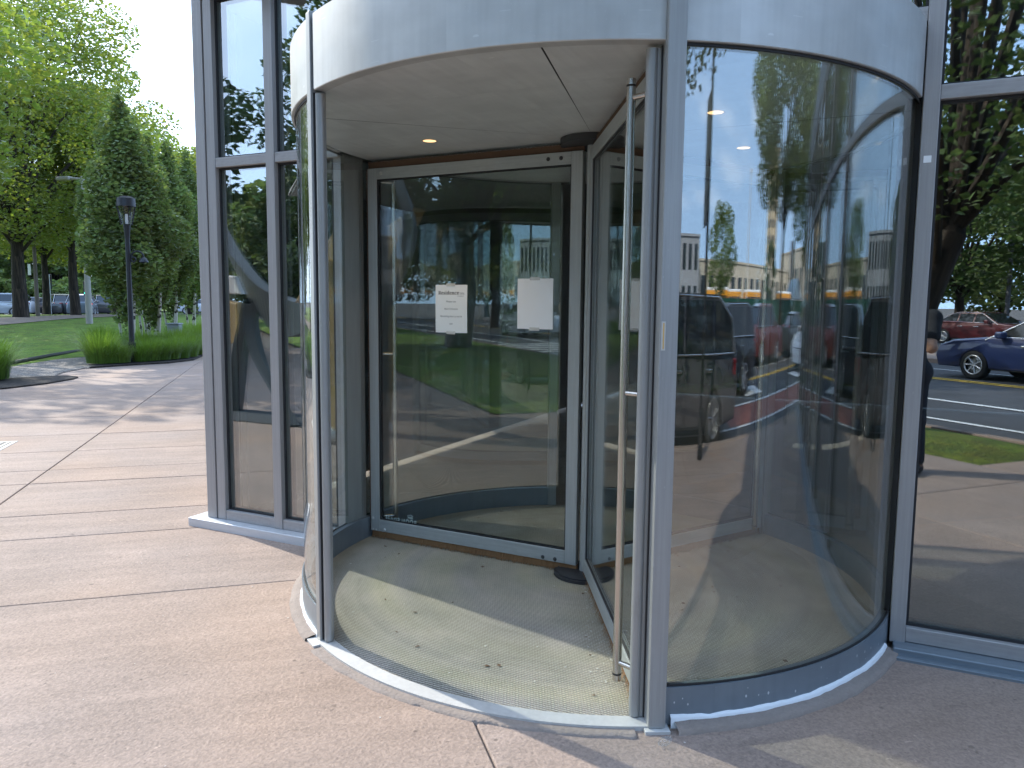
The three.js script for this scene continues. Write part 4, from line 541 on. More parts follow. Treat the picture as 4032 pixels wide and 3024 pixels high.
function car(kind, paintM, label, x, y, z, heading, opt = {}) {
  const S = SHAPES[kind], T = thing(opt.name || 'parked_car', label, opt.category || 'car', opt.group); T.position.set(x, y, z); T.rotation.y = heading;
  const W = S.W, h = W / 2, sh = new THREE.Shape(), b = S.body; sh.moveTo(...b[0]); for (let i = 1; i < b.length; i++) sh.lineTo(...b[i]);
  const fx = S.wb / 2, a = S.wr + 0.05, arch = (cx) => { sh.lineTo(cx + a, 0.3); for (let k = 1; k < 10; k++) { const t = k / 10 * Math.PI; sh.lineTo(cx + Math.cos(t) * a, 0.3 + Math.sin(t) * a * 1.02); } sh.lineTo(cx - a, 0.3); }; arch(fx); arch(-fx); sh.closePath();
  const eg = new THREE.ExtrudeGeometry(sh, { depth: W - 0.2, bevelEnabled: true, bevelSize: 0.05, bevelThickness: 0.1, bevelSegments: 4, curveSegments: 6 }); eg.translate(0, 0, -(W - 0.2) / 2);
  { const p = eg.attributes.position; for (let i = 0; i < p.count; i++) { const yy = p.getY(i), xx = Math.abs(p.getX(i)); const k = 1 - 0.06 * smooth(0.7, 1.1, yy) - 0.09 * smooth(S.L * 0.34, S.L * 0.5, xx) - 0.03 * smooth(0.6, 0.3, yy); p.setZ(i, p.getZ(i) * k); } }
  eg.deleteAttribute('uv'); eg.deleteAttribute('normal'); part(T, 'body', toCreasedNormals(mergeVertices(eg, 1e-4), 0.7), paintM);
  // greenhouse: glass faces between painted pillars, under a painted roof
  const g = S.gh, y0 = g[0][1], y1 = Math.max(...g.map((v) => v[1])), hw = (yy) => (h - 0.05) * (1 - 0.24 * (yy - y0) / (y1 - y0)) - 0.02;
  const P3 = (v, s, off = 0) => [v[0], v[1], s * (hw(v[1]) + off)];
  for (const s of [-1, 1]) {
    const xs = [g[0][0] + 0.12, ...S.pill, g[5][0] - 0.14]; const topAt = (x) => { for (let i = 0; i < 5; i++) if (x >= g[i][0] && x <= g[i + 1][0]) return g[i][1] + (g[i + 1][1] - g[i][1]) * (x - g[i][0]) / (g[i + 1][0] - g[i][0]); return y0; };
    for (let i = 0; i + 1 < xs.length; i++) { const xa = xs[i] + 0.03, xb = xs[i + 1] - 0.03, n = 8, tp = [], bt = []; for (let k = 0; k <= n; k++) { const xx = xa + (xb - xa) * k / n; tp.push([xx, Math.max(y0 + 0.03, Math.min(topAt(xx) - 0.05, y1 - 0.085))]); bt.push([xx, y0 + 0.01]); } const q = []; for (let k = 0; k < n; k++) { const c = [P3(bt[k], s, 0.004), P3(bt[k + 1], s, 0.004), P3(tp[k + 1], s, 0.004), P3(tp[k], s, 0.004)]; q.push(...(s > 0 ? c : c.reverse())); } part(T, 'side_window', quadGeo(q), carGlass); }
    part(T, 'window_trim', [...g.slice(0, 5).map((v, i) => { const A = P3([v[0], v[1] - 0.03], s, 0.006), B = P3([g[i + 1][0], g[i + 1][1] - 0.03], s, 0.006); return rod(A, B, 0.012, 5); }), rod(P3([g[0][0] + 0.1, y0 + 0.005], s, 0.01), P3([g[5][0] - 0.1, y0 + 0.005], s, 0.01), 0.012, 5)], chromeM);
  }
  const q2 = [], ring = (i) => { const A = g[i], B = g[i + 1]; q2.push(P3(A, 1), P3(B, 1), P3(B, -1), P3(A, -1)); }; for (let i = 1; i < 4; i++) ring(i); const sides = []; for (const s of [-1, 1]) { for (let i = 0; i < 5; i++) { const A = g[i], B = g[i + 1], c = [P3([A[0], y0], s), P3([B[0], y0], s), P3(B, s), P3(A, s)]; q2.push(...(s > 0 ? c : c.reverse())); } }
  part(T, 'roof', quadGeo(q2), paintM);
  part(T, 'windshield', quadGeo([P3(g[4], 1, -0.02), P3(g[5], 1, -0.02), P3(g[5], -1, -0.02), P3(g[4], -1, -0.02)]), carGlass);
  part(T, 'rear_window', quadGeo([P3([g[0][0], g[0][1] + 0.05], -1, -0.05), P3([g[1][0], g[1][1] - 0.04], -1, -0.05), P3([g[1][0], g[1][1] - 0.04], 1, -0.05), P3([g[0][0], g[0][1] + 0.05], 1, -0.05)].map((v) => [v[0] - 0.012, v[1], v[2]])), carGlass);
  const lx = S.L / 2;
  for (const s of [-1, 1]) {
    const zh = Math.min(s * (h - 0.62), s * (h - 0.22)), zk = Math.max(s * (h - 0.62), s * (h - 0.22));
    part(T, 'headlight', rbox(lx - 0.32, lx - 0.06, 0.66, 0.80, zh, zk, 0.03), headM); part(T, 'taillight', rbox(-lx + 0.02, -lx + 0.2, 0.80, 1.02, Math.min(s * (h - 0.4), s * (h - 0.12)), Math.max(s * (h - 0.4), s * (h - 0.12)), 0.03), opt.brake ? tailOn : tailOff);
    part(T, 'mirror', rbox(g[5][0] - 0.5, g[5][0] - 0.32, y0 - 0.02, y0 + 0.13, Math.min(s * (h - 0.04), s * (h + 0.16)), Math.max(s * (h - 0.04), s * (h + 0.16)), 0.04), paintM);
    for (const dx of S.pill) part(T, 'door_handle', rbox(dx + 0.08, dx + 0.3, y0 - 0.19, y0 - 0.15, Math.min(s * (h - 0.03), s * (h + 0.012)), Math.max(s * (h - 0.03), s * (h + 0.012)), 0.012), chromeM);
    part(T, 'side_skirt', rbox(-fx + a + 0.02, fx - a - 0.02, 0.24, 0.33, Math.min(s * (h - 0.16), s * (h - 0.05)), Math.max(s * (h - 0.16), s * (h - 0.05)), 0.02), trimM);
    for (const wx of [fx, -fx]) { const wh = new THREE.Group(); wh.name = 'wheel'; T.add(wh); wh.position.set(wx, S.wr, s * (h - 0.13)); if (s < 0) wh.rotation.y = Math.PI; const r = S.wr; part(wh, 'tyre', new THREE.LatheGeometry([[r * 0.66, -0.1], [r * 0.9, -0.115], [r, -0.08], [r, 0.08], [r * 0.9, 0.115], [r * 0.66, 0.1]].map((v) => new THREE.Vector2(...v)), 24).rotateX(Math.PI / 2), tyreM); const sp = [new THREE.TorusGeometry(r * 0.64, 0.02, 6, 24).translate(0, 0, 0.09), cyl(r * 0.66, -0.02, 0.0, 0, 0, 20).rotateX(Math.PI / 2)]; for (let k = 0; k < 7; k++) { const an = k / 7 * 6.283; sp.push(rod([0, 0, 0.07], [Math.cos(an) * r * 0.62, Math.sin(an) * r * 0.62, 0.085], 0.022, 5)); } part(wh, 'rim', sp, rimM); }
  }
  part(T, 'grille', rbox(lx - 0.12, lx + 0.012, 0.42, 0.62, -0.55, 0.55, 0.02), trimM); part(T, 'plate', rbox(-lx - 0.022, -lx + 0.02, 0.6, 0.74, -0.16, 0.16, 0.004), M.paper);
  return T;
}
const heading = (dx, dz) => Math.atan2(-dz, dx), tDir = (sg) => { const a = SW(sg, 0, 0).sub(SW(0, 0, 0)); return heading(a.x, a.z); };
const carAt = (t, s) => SW(t, -0.122, s);
const putCar = (kind, p, label, t, s, sg, opt) => { const v = carAt(t, s); return car(kind, p, label, v.x, v.y, v.z, tDir(sg), opt); };
putCar('van', paint(0.075, 0.075, 0.088), 'dark grey minivan parked at the kerb mirrored in the curved glass', 0.45, 8.15, -1, { name: 'parked_van', category: 'van' });
putCar('suv', paint(0.03, 0.033, 0.04), 'dark sport utility car driving in the street behind the minivan', 4.6, 12.3, -1);
putCar('sedan', paint(0.8, 0.8, 0.8), 'white sedan coming along the street mirrored in the curved glass', 15.6, 12.0, -1);
putCar('suv', paint(0.02, 0.022, 0.03), 'black car following the white sedan', 22.5, 12.1, -1);
putCar('suv', paint(0.10, 0.02, 0.02), 'dark red car parked by the green fence', 12.5, 17.1, 1); putCar('sedan', paint(0.05, 0.055, 0.06), 'charcoal sedan parked by the green fence', 18.6, 17.1, 1); putCar('suv', paint(0.03, 0.05, 0.06), 'teal black car parked along the green fence', 25, 17.1, 1);
putCar('sedan', paint(0.008, 0.02, 0.085), 'blue sedan driving past mirrored in the right window', -7.2, 15.4, -1);
putCar('sedan', paint(0.08, 0.007, 0.009), 'red sedan in the lot across the street', -19.5, 30, 1); putCar('suv', paint(0.08, 0.008, 0.008), 'second red car in the lot farther right', -13.6, 30.5, 1);
putCar('suv', paint(0.6, 0.61, 0.63), 'silver white sport utility car near the crossing in the left window', -31.5, 11.6, 1); putCar('suv', paint(0.22, 0.23, 0.25), 'grey car stopped past the crossing', -33, 15.6, -1); putCar('van', paint(0.12, 0.12, 0.13), 'dark van mirrored in the glass wing beside the crossing', -17.5, 15.3, -1, { name: 'parked_van', category: 'van' });
// cars on the far road at left, brake lights on
{
  const p3 = (a, r) => { const q = onHill(a, r); return [q.x, q.y + 0.05, q.z]; }, away = (a) => heading(Math.sin(a * D2R), -Math.cos(a * D2R));
  car('suv', paint(0.07, 0.08, 0.085), 'grey sport utility car with red brake lights left of forked maple', ...p3(-30.55, 69), away(-30) + 0.25, { brake: true, group: 'cars on the far road' });
  car('suv', paint(0.10, 0.125, 0.15), 'blue grey car with orange red brake lights beside the light pole', ...p3(-29.2, 66.5), away(-29) - 0.08, { brake: true, group: 'cars on the far road' });
  car('suv', paint(0.03, 0.03, 0.035), 'black car with red brake lights right of the light pole', ...p3(-28.1, 71), away(-28) + 0.2, { brake: true, group: 'cars on the far road' });
  car('sedan', paint(0.035, 0.035, 0.04), 'black sedan side on between the trunks', ...p3(-32.0, 68), away(-32) + 1.2, { group: 'cars on the far road' });
  car('suv', paint(0.45, 0.47, 0.5), 'pale silver car at the far left edge', ...p3(-33.9, 66), away(-34) + 1.35, { group: 'cars on the far road' });
  car('sedan', paint(0.5, 0.52, 0.55), 'white car at the right end of the far road by the building', ...p3(-21.9, 78), away(-22) + 1.4, { group: 'cars on the far road' });
}
// ---------------------------------------------------------------- across the street: fence, buses, buildings (mirrored in the glass)
{
  const fm = std(0.012, 0.075, 0.055, 0.9);
  const f = thing('screened_fence', 'long green screened fence along the far pavement', 'fence'); atStreet(f);
  for (let t = -2; t < 60; t += 3) { part(f, 'fence_post', cyl(0.04, 0, 1.85, t, 20.7, 8), galv); const g = new THREE.PlaneGeometry(2.9, 1.66, 8, 3); const p = g.attributes.position; for (let i = 0; i < p.count; i++) p.setZ(i, 0.03 * Math.sin(p.getX(i) * 3 + t)); g.computeVertexNormals(); g.translate(t + 1.5, 0.87, 20.66); part(f, 'fence_screen', merge([g, g.clone().translate(0, 0, 0.01)]), fm); }
  const yel = phys(0.72, 0.30, 0.015, 0.35, { clearcoat: 0.6 }), wr = std(0.78, 0.78, 0.76, 0.6);
  const bus = (t, s, turn, label) => { const b = thing('school_bus', label, 'bus', 'school buses behind the fence'); const v = SW(t, -0.12, s); b.position.copy(v); b.rotation.y = STREET_TURN + turn; part(b, 'body', [rbox(-4.6, 3.2, 0.6, 2.75, -1.2, 1.2, 0.1), rbox(3.0, 4.9, 0.6, 1.65, -1.05, 1.05, 0.15)], yel); part(b, 'roof', rbox(-4.55, 3.15, 2.7, 2.98, -1.12, 1.12, 0.12), wr); part(b, 'windshield', box(3.2, 3.22, 1.75, 2.5, -1.0, 1.0), carGlass); part(b, 'rear_window', box(-4.625, -4.602, 1.6, 2.3, -0.8, 0.8), carGlass); for (let k = 0; k < 9; k++) for (const z of [-1.205, 1.205]) part(b, 'side_window', box(-4.3 + k * 0.82, -3.6 + k * 0.82, 1.75, 2.35, z - 0.004, z + 0.004), carGlass); for (const z of [-1.206, 1.206]) part(b, 'rub_rail', box(-4.55, 3.1, 1.3, 1.36, z - 0.008, z + 0.008), trimM); for (const x of [-2.8, 3.3]) for (const z of [-1.0, 1.0]) part(b, 'wheel', new THREE.CylinderGeometry(0.5, 0.5, 0.28, 18).rotateX(Math.PI / 2).translate(x, 0.5, z), tyreM); };
  bus(21, 57, 0.5, 'yellow school bus nearest the minivan, seen over the fence'); bus(29, 62, 0.3, 'yellow school bus second in the row behind the fence'); bus(38, 60, 0.2, 'yellow school bus below the tower'); bus(56, 57, 0.1, 'yellow school bus near the gabled house'); bus(82, 56, 0, 'yellow school bus at the far right of the lot');
  const stone = std(0.62, 0.55, 0.44, 0.9, 0, { map: dirtMap }), winM = phys(0.03, 0.04, 0.05, 0.1);
  const block = (name, label, t0, t1, s0, s1, h, m, floors, step, wh = 0.6, parapet = 0.25) => { const b = thing(name, label, 'building'); atStreet(b); part(b, 'wall', box(t0, t1, -0.1, h, s0, s1), m); part(b, 'roof', box(t0 - 0.2, t1 + 0.2, h + 0.001, h + parapet, s0 - 0.2, s1 + 0.2), m); const fh = h / floors; for (let k = 0; k < floors; k++) { for (let t = t0 + step * 0.3; t + step * 0.55 < t1; t += step) part(b, 'window', box(t, t + step * 0.55, k * fh + fh * (1 - wh) * 0.55, k * fh + fh * (1 - wh) * 0.55 + fh * wh, s0 - 0.05, s0 - 0.004), winM); for (let s = s0 + step * 0.3; s + step * 0.55 < s1; s += step) part(b, 'window', box(t0 - 0.05, t0 - 0.004, k * fh + fh * (1 - wh) * 0.55, k * fh + fh * (1 - wh) * 0.55 + fh * wh, s, s + step * 0.55), winM); } return b; };
  block('long_pale_building', 'long low pale stone building behind the school buses', 19, 83, 82, 98, 6.2, stone, 1, 4.2, 0.45); block('long_pale_building', 'taller pale stone wing at the right behind the gabled house', 84, 125, 66, 92, 9.0, stone, 1, 5, 0.4);
  block('grey_office', 'low grey office with bands of windows left of the pale building', -12, 17, 74, 90, 8.0, std(0.33, 0.34, 0.36, 0.7), 2, 2.6, 0.62);
  block('stone_tower', 'tall narrow pale stone tower rising behind the pale building', 109, 118, 138, 146, 35, std(0.52, 0.41, 0.27, 0.9), 10, 1.6, 0.5, 0.8);
  block('brick_building', 'orange brick building at the far right of the street', 92, 100, 30, 44, 9.5, std(0.52, 0.25, 0.11, 0.9), 3, 2.4, 0.5);
  block('brown_building', 'brown brick building down the street mirrored in the glass wing', -30, -20, 64, 80, 8, std(0.30, 0.17, 0.09, 0.9), 3, 2.6, 0.5); block('pale_office', 'pale long office across the crossing mirrored in the glass wing', -84, -62, 34, 52, 6.5, stone, 2, 3, 0.5);
  const hs = thing('gabled_house', 'small pale house with blue grey gable roof', 'house'); hs.position.copy(SW(70, -0.12, 63)); hs.rotation.y = STREET_TURN; part(hs, 'wall', box(-5, 5, 0, 2.3, -3, 3), M.paper); const gs = new THREE.Shape([[-5.4, 0], [5.4, 0], [0, 2.4]].map((v) => new THREE.Vector2(...v))); part(hs, 'roof', new THREE.ExtrudeGeometry(gs, { depth: 6.6, bevelEnabled: false }).translate(0, 2.31, -3.3), std(0.13, 0.19, 0.25, 0.7)); for (let k = 0; k < 5; k++) part(hs, 'window', box(-4.3 + k * 1.8, -3.3 + k * 1.8, 0.8, 1.8, -3.03, -3.003), winM);
  // flag pole, banner pole, lot lamp, crossing signals
  const fp = thing('flagpole', 'tall white pole standing by the fence left of the tower', 'flagpole'); fp.position.copy(SW(13.2, -0.12, 24)); part(fp, 'pole', cyl(0.09, 0, 6.2, 0, 0, 10, 0.06), M.paintWhite); part(fp, 'finial', new THREE.SphereGeometry(0.12, 12, 8).translate(0, 6.3, 0), M.paintWhite);
  const bp = thing('banner_pole', 'dark lamp pole with hanging banner at the kerb', 'lamp post'); bp.position.copy(SW(1.15, 0, 6.2)); bp.rotation.y = STREET_TURN; part(bp, 'pole', [cyl(0.05, 0, 4.2, 0, 0, 12, 0.035), cyl(0.08, 0, 0.5, 0, 0, 12)], blackMetal); part(bp, 'lamp_head', [cyl(0.09, 4.2, 4.65, 0, 0, 8, 0.2), cyl(0.21, 4.65, 4.75, 0, 0, 8, 0.1)], blackMetal); part(bp, 'banner', rbox(-0.02, 0.02, 2.3, 3.5, 0.08, 0.5, 0.004), std(0.20, 0.24, 0.27, 0.8)); part(bp, 'banner_arm', [rod([0, 3.52, 0], [0, 3.52, 0.55], 0.012, 6), rod([0, 2.28, 0], [0, 2.28, 0.55], 0.012, 6)], blackMetal);
  const ll = SW(-23.5, -0.12, 37); streetLight('street_light', 'tall dark lot lamp mirrored in the right window', ll.x, ll.y, ll.z, 8.5, 0.3, 1.8, std(0.12, 0.12, 0.13, 0.5, 0.3)); const l2 = SW(-26, 0, 6.5); streetLight('street_light', 'grey street light at the crossing mirrored in the left window', l2.x, l2.y, l2.z, 8.2, 2.2, 0.8);
  const sp2 = SW(5.6, 0, 6.45), sgn = thing('sign_post', 'thin dark sign post at the kerb behind the minivan', 'sign'); sgn.position.copy(sp2); sgn.rotation.y = STREET_TURN; part(sgn, 'post', cyl(0.028, 0, 2.3, 0, 0, 8), blackMetal); part(sgn, 'sign_plate', rbox(-0.15, 0.15, 1.85, 2.3, 0.03, 0.036, 0.002), M.paper);
}
// ---------------------------------------------------------------- sculpture left of the camera (seen only in the glass)
{
  const s = thing('abstract_sculpture', 'large abstract sculpture of dark curved ribbons with tan wedges on the plaza', 'sculpture'); const q = LW(-5.35, 0, 3.65); s.position.copy(q); s.rotation.y = WALL_TURN;
  const dk = std(0.06, 0.075, 0.085, 0.4, 0.4), tan = std(0.42, 0.29, 0.12, 0.45), wh = std(0.72, 0.72, 0.7, 0.5);
  const ribbon = (pts, w0, w1, th) => { const cur = new THREE.CatmullRomCurve3(pts.map((p) => new THREE.Vector3(...p))), n = 44, P = [], IX = []; const fr = cur.computeFrenetFrames(n); for (let i = 0; i <= n; i++) { const f = i / n, c = cur.getPointAt(f), t = cur.getTangentAt(f), side = new THREE.Vector3(0.9, 0, 0.45).normalize(), nn = t.clone().cross(side).normalize(), w = w0 + (w1 - w0) * Math.sin(f * Math.PI); for (const [a, b] of [[-1, -1], [1, -1], [1, 1], [-1, 1]]) { const v = c.clone().addScaledVector(nn, a * w / 2).addScaledVector(side, b * th / 2); P.push(v.x, v.y, v.z); } } for (let i = 0; i < n; i++) for (let k = 0; k < 4; k++) { const a = i * 4 + k, b = i * 4 + (k + 1) % 4; IX.push(a, b, a + 4, b, b + 4, a + 4); } const g = new THREE.BufferGeometry(); g.setAttribute('position', new THREE.Float32BufferAttribute(P, 3)); g.setIndex(IX); const f2 = g.toNonIndexed(); f2.computeVertexNormals(); return f2; };
  part(s, 'ribbon', ribbon([[-1.5, 2.75, 0.5], [-1.0, 2.3, 0.35], [-0.4, 1.75, 0.1], [0.3, 1.35, -0.15], [1.2, 1.3, -0.4]], 0.2, 0.62, 0.14), dk);
  part(s, 'ribbon', ribbon([[0.5, 0, -0.1], [0.2, 0.25, 0], [-0.25, 0.75, 0.12], [-0.4, 1.25, 0.15], [-0.2, 1.6, 0.1]], 0.08, 0.3, 0.12), dk);
  part(s, 'ribbon', ribbon([[-1.1, 0.0, 0.55], [-1.0, 0.5, 0.5], [-0.75, 1.1, 0.35], [-0.5, 1.5, 0.2]], 0.14, 0.42, 0.12), dk);
  part(s, 'ribbon', ribbon([[1.0, 1.2, -0.35], [1.55, 1.5, -0.5], [1.95, 2.2, -0.6], [1.75, 2.85, -0.6], [1.2, 3.0, -0.5], [0.8, 2.7, -0.4]], 0.14, 0.36, 0.1), std(0.22, 0.24, 0.25, 0.5, 0.3));
  const wedge = (pts, z0, z1) => new THREE.ExtrudeGeometry(new THREE.Shape(pts.map((v) => new THREE.Vector2(...v))), { depth: z1 - z0, bevelEnabled: true, bevelSize: 0.02, bevelThickness: 0.02, bevelSegments: 2 }).translate(0, 0, z0);
  part(s, 'tan_wedge', wedge([[1.35, 0.05], [1.6, 0.05], [1.7, 1.3], [1.5, 1.9]], -0.75, -0.55), tan); part(s, 'tan_wedge', wedge([[0.95, 1.5], [1.5, 2.25], [1.95, 2.5], [1.5, 1.75]], -0.55, -0.35), tan); part(s, 'tan_panel', wedge([[-1.2, 0.95], [-0.85, 0.95], [-0.9, 1.45], [-1.15, 1.5]], 0.4, 0.5), tan); part(s, 'white_panel', wedge([[-1.25, 1.6], [-0.85, 1.6], [-0.95, 1.8], [-1.2, 1.82]], 0.42, 0.5), wh); part(s, 'foot', [new THREE.SphereGeometry(0.2, 20, 12).scale(1, 0.6, 1).translate(1.48, 0.09, -0.65)], wh); part(s, 'base_plate', rbox(-1.2, 0.6, 0, 0.015, -0.12, 0.66, 0.005), std(0.05, 0.055, 0.06, 0.95));
}
// ---------------------------------------------------------------- the photographer, mirrored at the edge of the right window
function fieldMesh(bones, cell, pad = 0.06, kf = 0.05) { // smooth union of tapered capsules, meshed
  const lo = [1e9, 1e9, 1e9], hi = [-1e9, -1e9, -1e9]; for (const [a, b, ra, rb] of bones) for (const [p, r] of [[a, ra], [b, rb]]) for (let k = 0; k < 3; k++) { lo[k] = Math.min(lo[k], p[k] - r - pad); hi[k] = Math.max(hi[k], p[k] + r + pad); }
  const span = Math.max(hi[0] - lo[0], hi[1] - lo[1], hi[2] - lo[2]), n = Math.min(150, Math.ceil(span / cell)), mc = new MarchingCubes(n, new THREE.MeshStandardMaterial(), false, false, 400000), c = [0, 1, 2].map((k) => (lo[k] + hi[k]) / 2), half = span / 2; mc.isolation = 0;
  const dist = (x, y, z) => { let d = 1e9; for (const [a, b, ra, rb] of bones) { const bx = b[0] - a[0], by = b[1] - a[1], bz = b[2] - a[2], t = clamp(((x - a[0]) * bx + (y - a[1]) * by + (z - a[2]) * bz) / (bx * bx + by * by + bz * bz + 1e-9)), q = Math.hypot(x - a[0] - bx * t, y - a[1] - by * t, z - a[2] - bz * t) - (ra + (rb - ra) * t); const h = clamp(0.5 + 0.5 * (d - q) / kf); d = d > 1e8 ? q : d * (1 - h) + q * h - kf * h * (1 - h); } return d; };
  for (let z = 0; z < n; z++) for (let y = 0; y < n; y++) for (let x = 0; x < n; x++) mc.field[x + y * n + z * n * n] = -dist(c[0] + (x / (n / 2) - 1) * half, c[1] + (y / (n / 2) - 1) * half, c[2] + (z / (n / 2) - 1) * half);
  mc.update(); const cnt = mc.count, P = mc.positionArray.slice(0, cnt * 3), N = mc.normalArray.slice(0, cnt * 3); for (let i = 0; i < cnt; i++) for (let k = 0; k < 3; k++) P[i * 3 + k] = P[i * 3 + k] * half + c[k];
  const g = new THREE.BufferGeometry(); g.setAttribute('position', new THREE.BufferAttribute(new Float32Array(P), 3)); g.setAttribute('normal', new THREE.BufferAttribute(new Float32Array(N), 3)); return g;
}
function handBones(w, dir, up, side, curl, s = 1) { // palm and five bent fingers
  const V = (a) => new THREE.Vector3(...a), d = V(dir).normalize(), u = V(up).normalize(), l = V(side).normalize(), W = V(w), at = (f, b, k) => W.clone().addScaledVector(d, f * s).addScaledVector(l, b * s).addScaledVector(u, k * s).toArray(), B = [];
  for (let i = 0; i < 4; i++) B.push([at(0, (i - 1.5) * 0.012, 0), at(0.085, (i - 1.5) * 0.021, 0), 0.014, 0.012]);
  const len = [0.068, 0.078, 0.072, 0.056]; for (let i = 0; i < 4; i++) { const b = (i - 1.5) * 0.022, L = len[i], c1 = curl * 0.5, c2 = curl; const p1 = at(0.085, b, 0), p2 = at(0.085 + L * 0.45 * Math.cos(c1), b * 1.05, -L * 0.45 * Math.sin(c1)), p3 = at(0.085 + L * 0.45 * Math.cos(c1) + L * 0.55 * Math.cos(c2), b * 1.05, -L * 0.45 * Math.sin(c1) - L * 0.55 * Math.sin(c2)); B.push([p1, p2, 0.0095, 0.0088], [p2, p3, 0.0088, 0.0075]); }
  B.push([at(0.02, -0.025, -0.004), at(0.055, -0.052, -0.018), 0.013, 0.0105], [at(0.055, -0.052, -0.018), at(0.088, -0.058, -0.032), 0.0105, 0.0085]); return B;
}
function person(label, o) { // facing -z, standing at the origin
  const T = thing('person', label, 'person'), H = o.h || 1.72, k = H / 1.72, sc = (a) => a.map((v) => v * k);
  const hipL = sc([-0.09, 0.92, 0]), hipR = sc([0.09, 0.92, 0]), kneeL = sc([-0.105, 0.5, -0.02]), kneeR = sc([0.11, 0.5, -0.01]), ankL = sc([-0.115, 0.09, 0.02]), ankR = sc([0.12, 0.09, 0.02]), shL = sc([-0.185, 1.4, 0.01]), shR = sc([0.185, 1.4, 0.01]);
  const elL = o.elL || sc([-0.25, 1.12, -0.05]), wrL = o.wrL || sc([-0.22, 0.88, -0.1]), elR = o.elR || sc([0.25, 1.12, -0.02]), wrR = o.wrR || sc([0.25, 0.88, -0.06]);
  const bones = [[sc([0, 0.95, 0]), sc([0, 1.15, 0.005]), 0.13, 0.125], [sc([0, 1.15, 0.005]), sc([0, 1.36, 0.01]), 0.125, 0.12], [shL, shR, 0.06, 0.06], [sc([-0.09, 1.3, 0]), sc([0.09, 1.3, 0]), 0.105, 0.105], [hipL, hipR, 0.115, 0.115], [sc([0, 1.42, 0.01]), sc([0, 1.52, -0.005]), 0.055, 0.052],
    [hipL, kneeL, 0.088, 0.06], [kneeL, ankL, 0.056, 0.038], [hipR, kneeR, 0.088, 0.06], [kneeR, ankR, 0.056, 0.038], [sc([-0.115, 0.045, 0.04]), sc([-0.135, 0.035, -0.17]), 0.042, 0.034], [sc([0.12, 0.045, 0.04]), sc([0.14, 0.035, -0.17]), 0.042, 0.034], [ankL, sc([-0.115, 0.05, 0.03]), 0.04, 0.044], [ankR, sc([0.12, 0.05, 0.03]), 0.04, 0.044], [shL, elL, 0.052, 0.04], [elL, wrL, 0.039, 0.027], [shR, elR, 0.052, 0.04], [elR, wrR, 0.039, 0.027]];
  const geo = [fieldMesh(bones, 0.0155, 0.05, 0.035)];
  // head: skull, jaw, nose, brow, ears
  const hy = 1.615; geo.push(fieldMesh([[sc([0, hy + 0.02, 0.012]), sc([0, hy + 0.035, -0.02]), 0.083, 0.08], [sc([0, hy - 0.06, -0.02]), sc([0, hy - 0.075, -0.055]), 0.06, 0.038], [sc([0, hy + 0.005, -0.098]), sc([0, hy - 0.03, -0.116]), 0.009, 0.013], [sc([-0.03, hy + 0.025, -0.09]), sc([0.03, hy + 0.025, -0.09]), 0.014, 0.014], [sc([-0.02, hy - 0.062, -0.094]), sc([0.02, hy - 0.062, -0.094]), 0.009, 0.009], [sc([-0.088, hy + 0.01, 0.01]), sc([-0.088, hy - 0.025, 0.005]), 0.012, 0.009], [sc([0.088, hy + 0.01, 0.01]), sc([0.088, hy - 0.025, 0.005]), 0.012, 0.009], [sc([0, 1.5, 0]), sc([0, 1.56, 0.005]), 0.052, 0.05]], 0.005, 0.03, 0.015));
  geo.push(fieldMesh(handBones(wrL, o.dirL || [0, -1, -0.1], o.upL || [-1, 0, 0], o.sideL || [0, 0, 1], o.curl ?? 0.6), 0.003, 0.015, 0.006), fieldMesh(handBones(wrR, o.dirR || [0, -1, -0.1], o.upR || [1, 0, 0], o.sideR || [0, 0, 1], o.curl ?? 0.6), 0.003, 0.015, 0.006));
  part(T, 'body', geo, std(0.40, 0.235, 0.16, 0.6));
  // clothing follows the same bones a little proud of the skin
  const grow = (l, d) => l.map(([a, b, r, s]) => [a, b, r + d, s + d]), mid = (a, b, f) => a.map((v, i) => v + (b[i] - v) * f);
  part(T, 'shirt', fieldMesh(grow([...bones.slice(0, 4), [sc([0, 0.93, 0]), sc([0, 1.0, 0]), 0.13, 0.13], [hipL, hipR, 0.11, 0.11], [shL, mid(shL, elL, 0.62), 0.058, 0.054], [shR, mid(shR, elR, 0.62), 0.058, 0.054]], 0.014), 0.0155, 0.05, 0.04), o.shirt);
  part(T, 'trousers', fieldMesh(grow([[hipL, hipR, 0.115, 0.115], [hipL, kneeL, 0.09, 0.064], [kneeL, sc([-0.115, 0.13, 0.02]), 0.062, 0.055], [hipR, kneeR, 0.09, 0.064], [kneeR, sc([0.12, 0.13, 0.02]), 0.062, 0.055]], 0.012), 0.0155, 0.05, 0.03), o.trousers);
  part(T, 'shoes', fieldMesh(grow([[sc([-0.115, 0.05, 0.05]), sc([-0.137, 0.042, -0.18]), 0.044, 0.038], [sc([0.12, 0.05, 0.05]), sc([0.142, 0.042, -0.18]), 0.044, 0.038]], 0.008), 0.009, 0.03, 0.02), std(0.03, 0.03, 0.035, 0.6));
  part(T, 'hair', fieldMesh([[sc([0, hy + 0.045, 0.03]), sc([0, hy + 0.06, -0.02]), 0.086, 0.082], [sc([0, hy - 0.02, 0.05]), sc([0, hy + 0.03, 0.045]), 0.07, 0.08]], 0.007, 0.03, 0.02), o.hair || std(0.02, 0.015, 0.012, 0.7));
  const eye = []; for (const s of [-1, 1]) eye.push(new THREE.SphereGeometry(0.011, 10, 8).translate(s * 0.031 * k, (hy + 0.003) * k, -0.088 * k)); part(T, 'eyes', eye, std(0.5, 0.48, 0.45, 0.2)); return T;
}
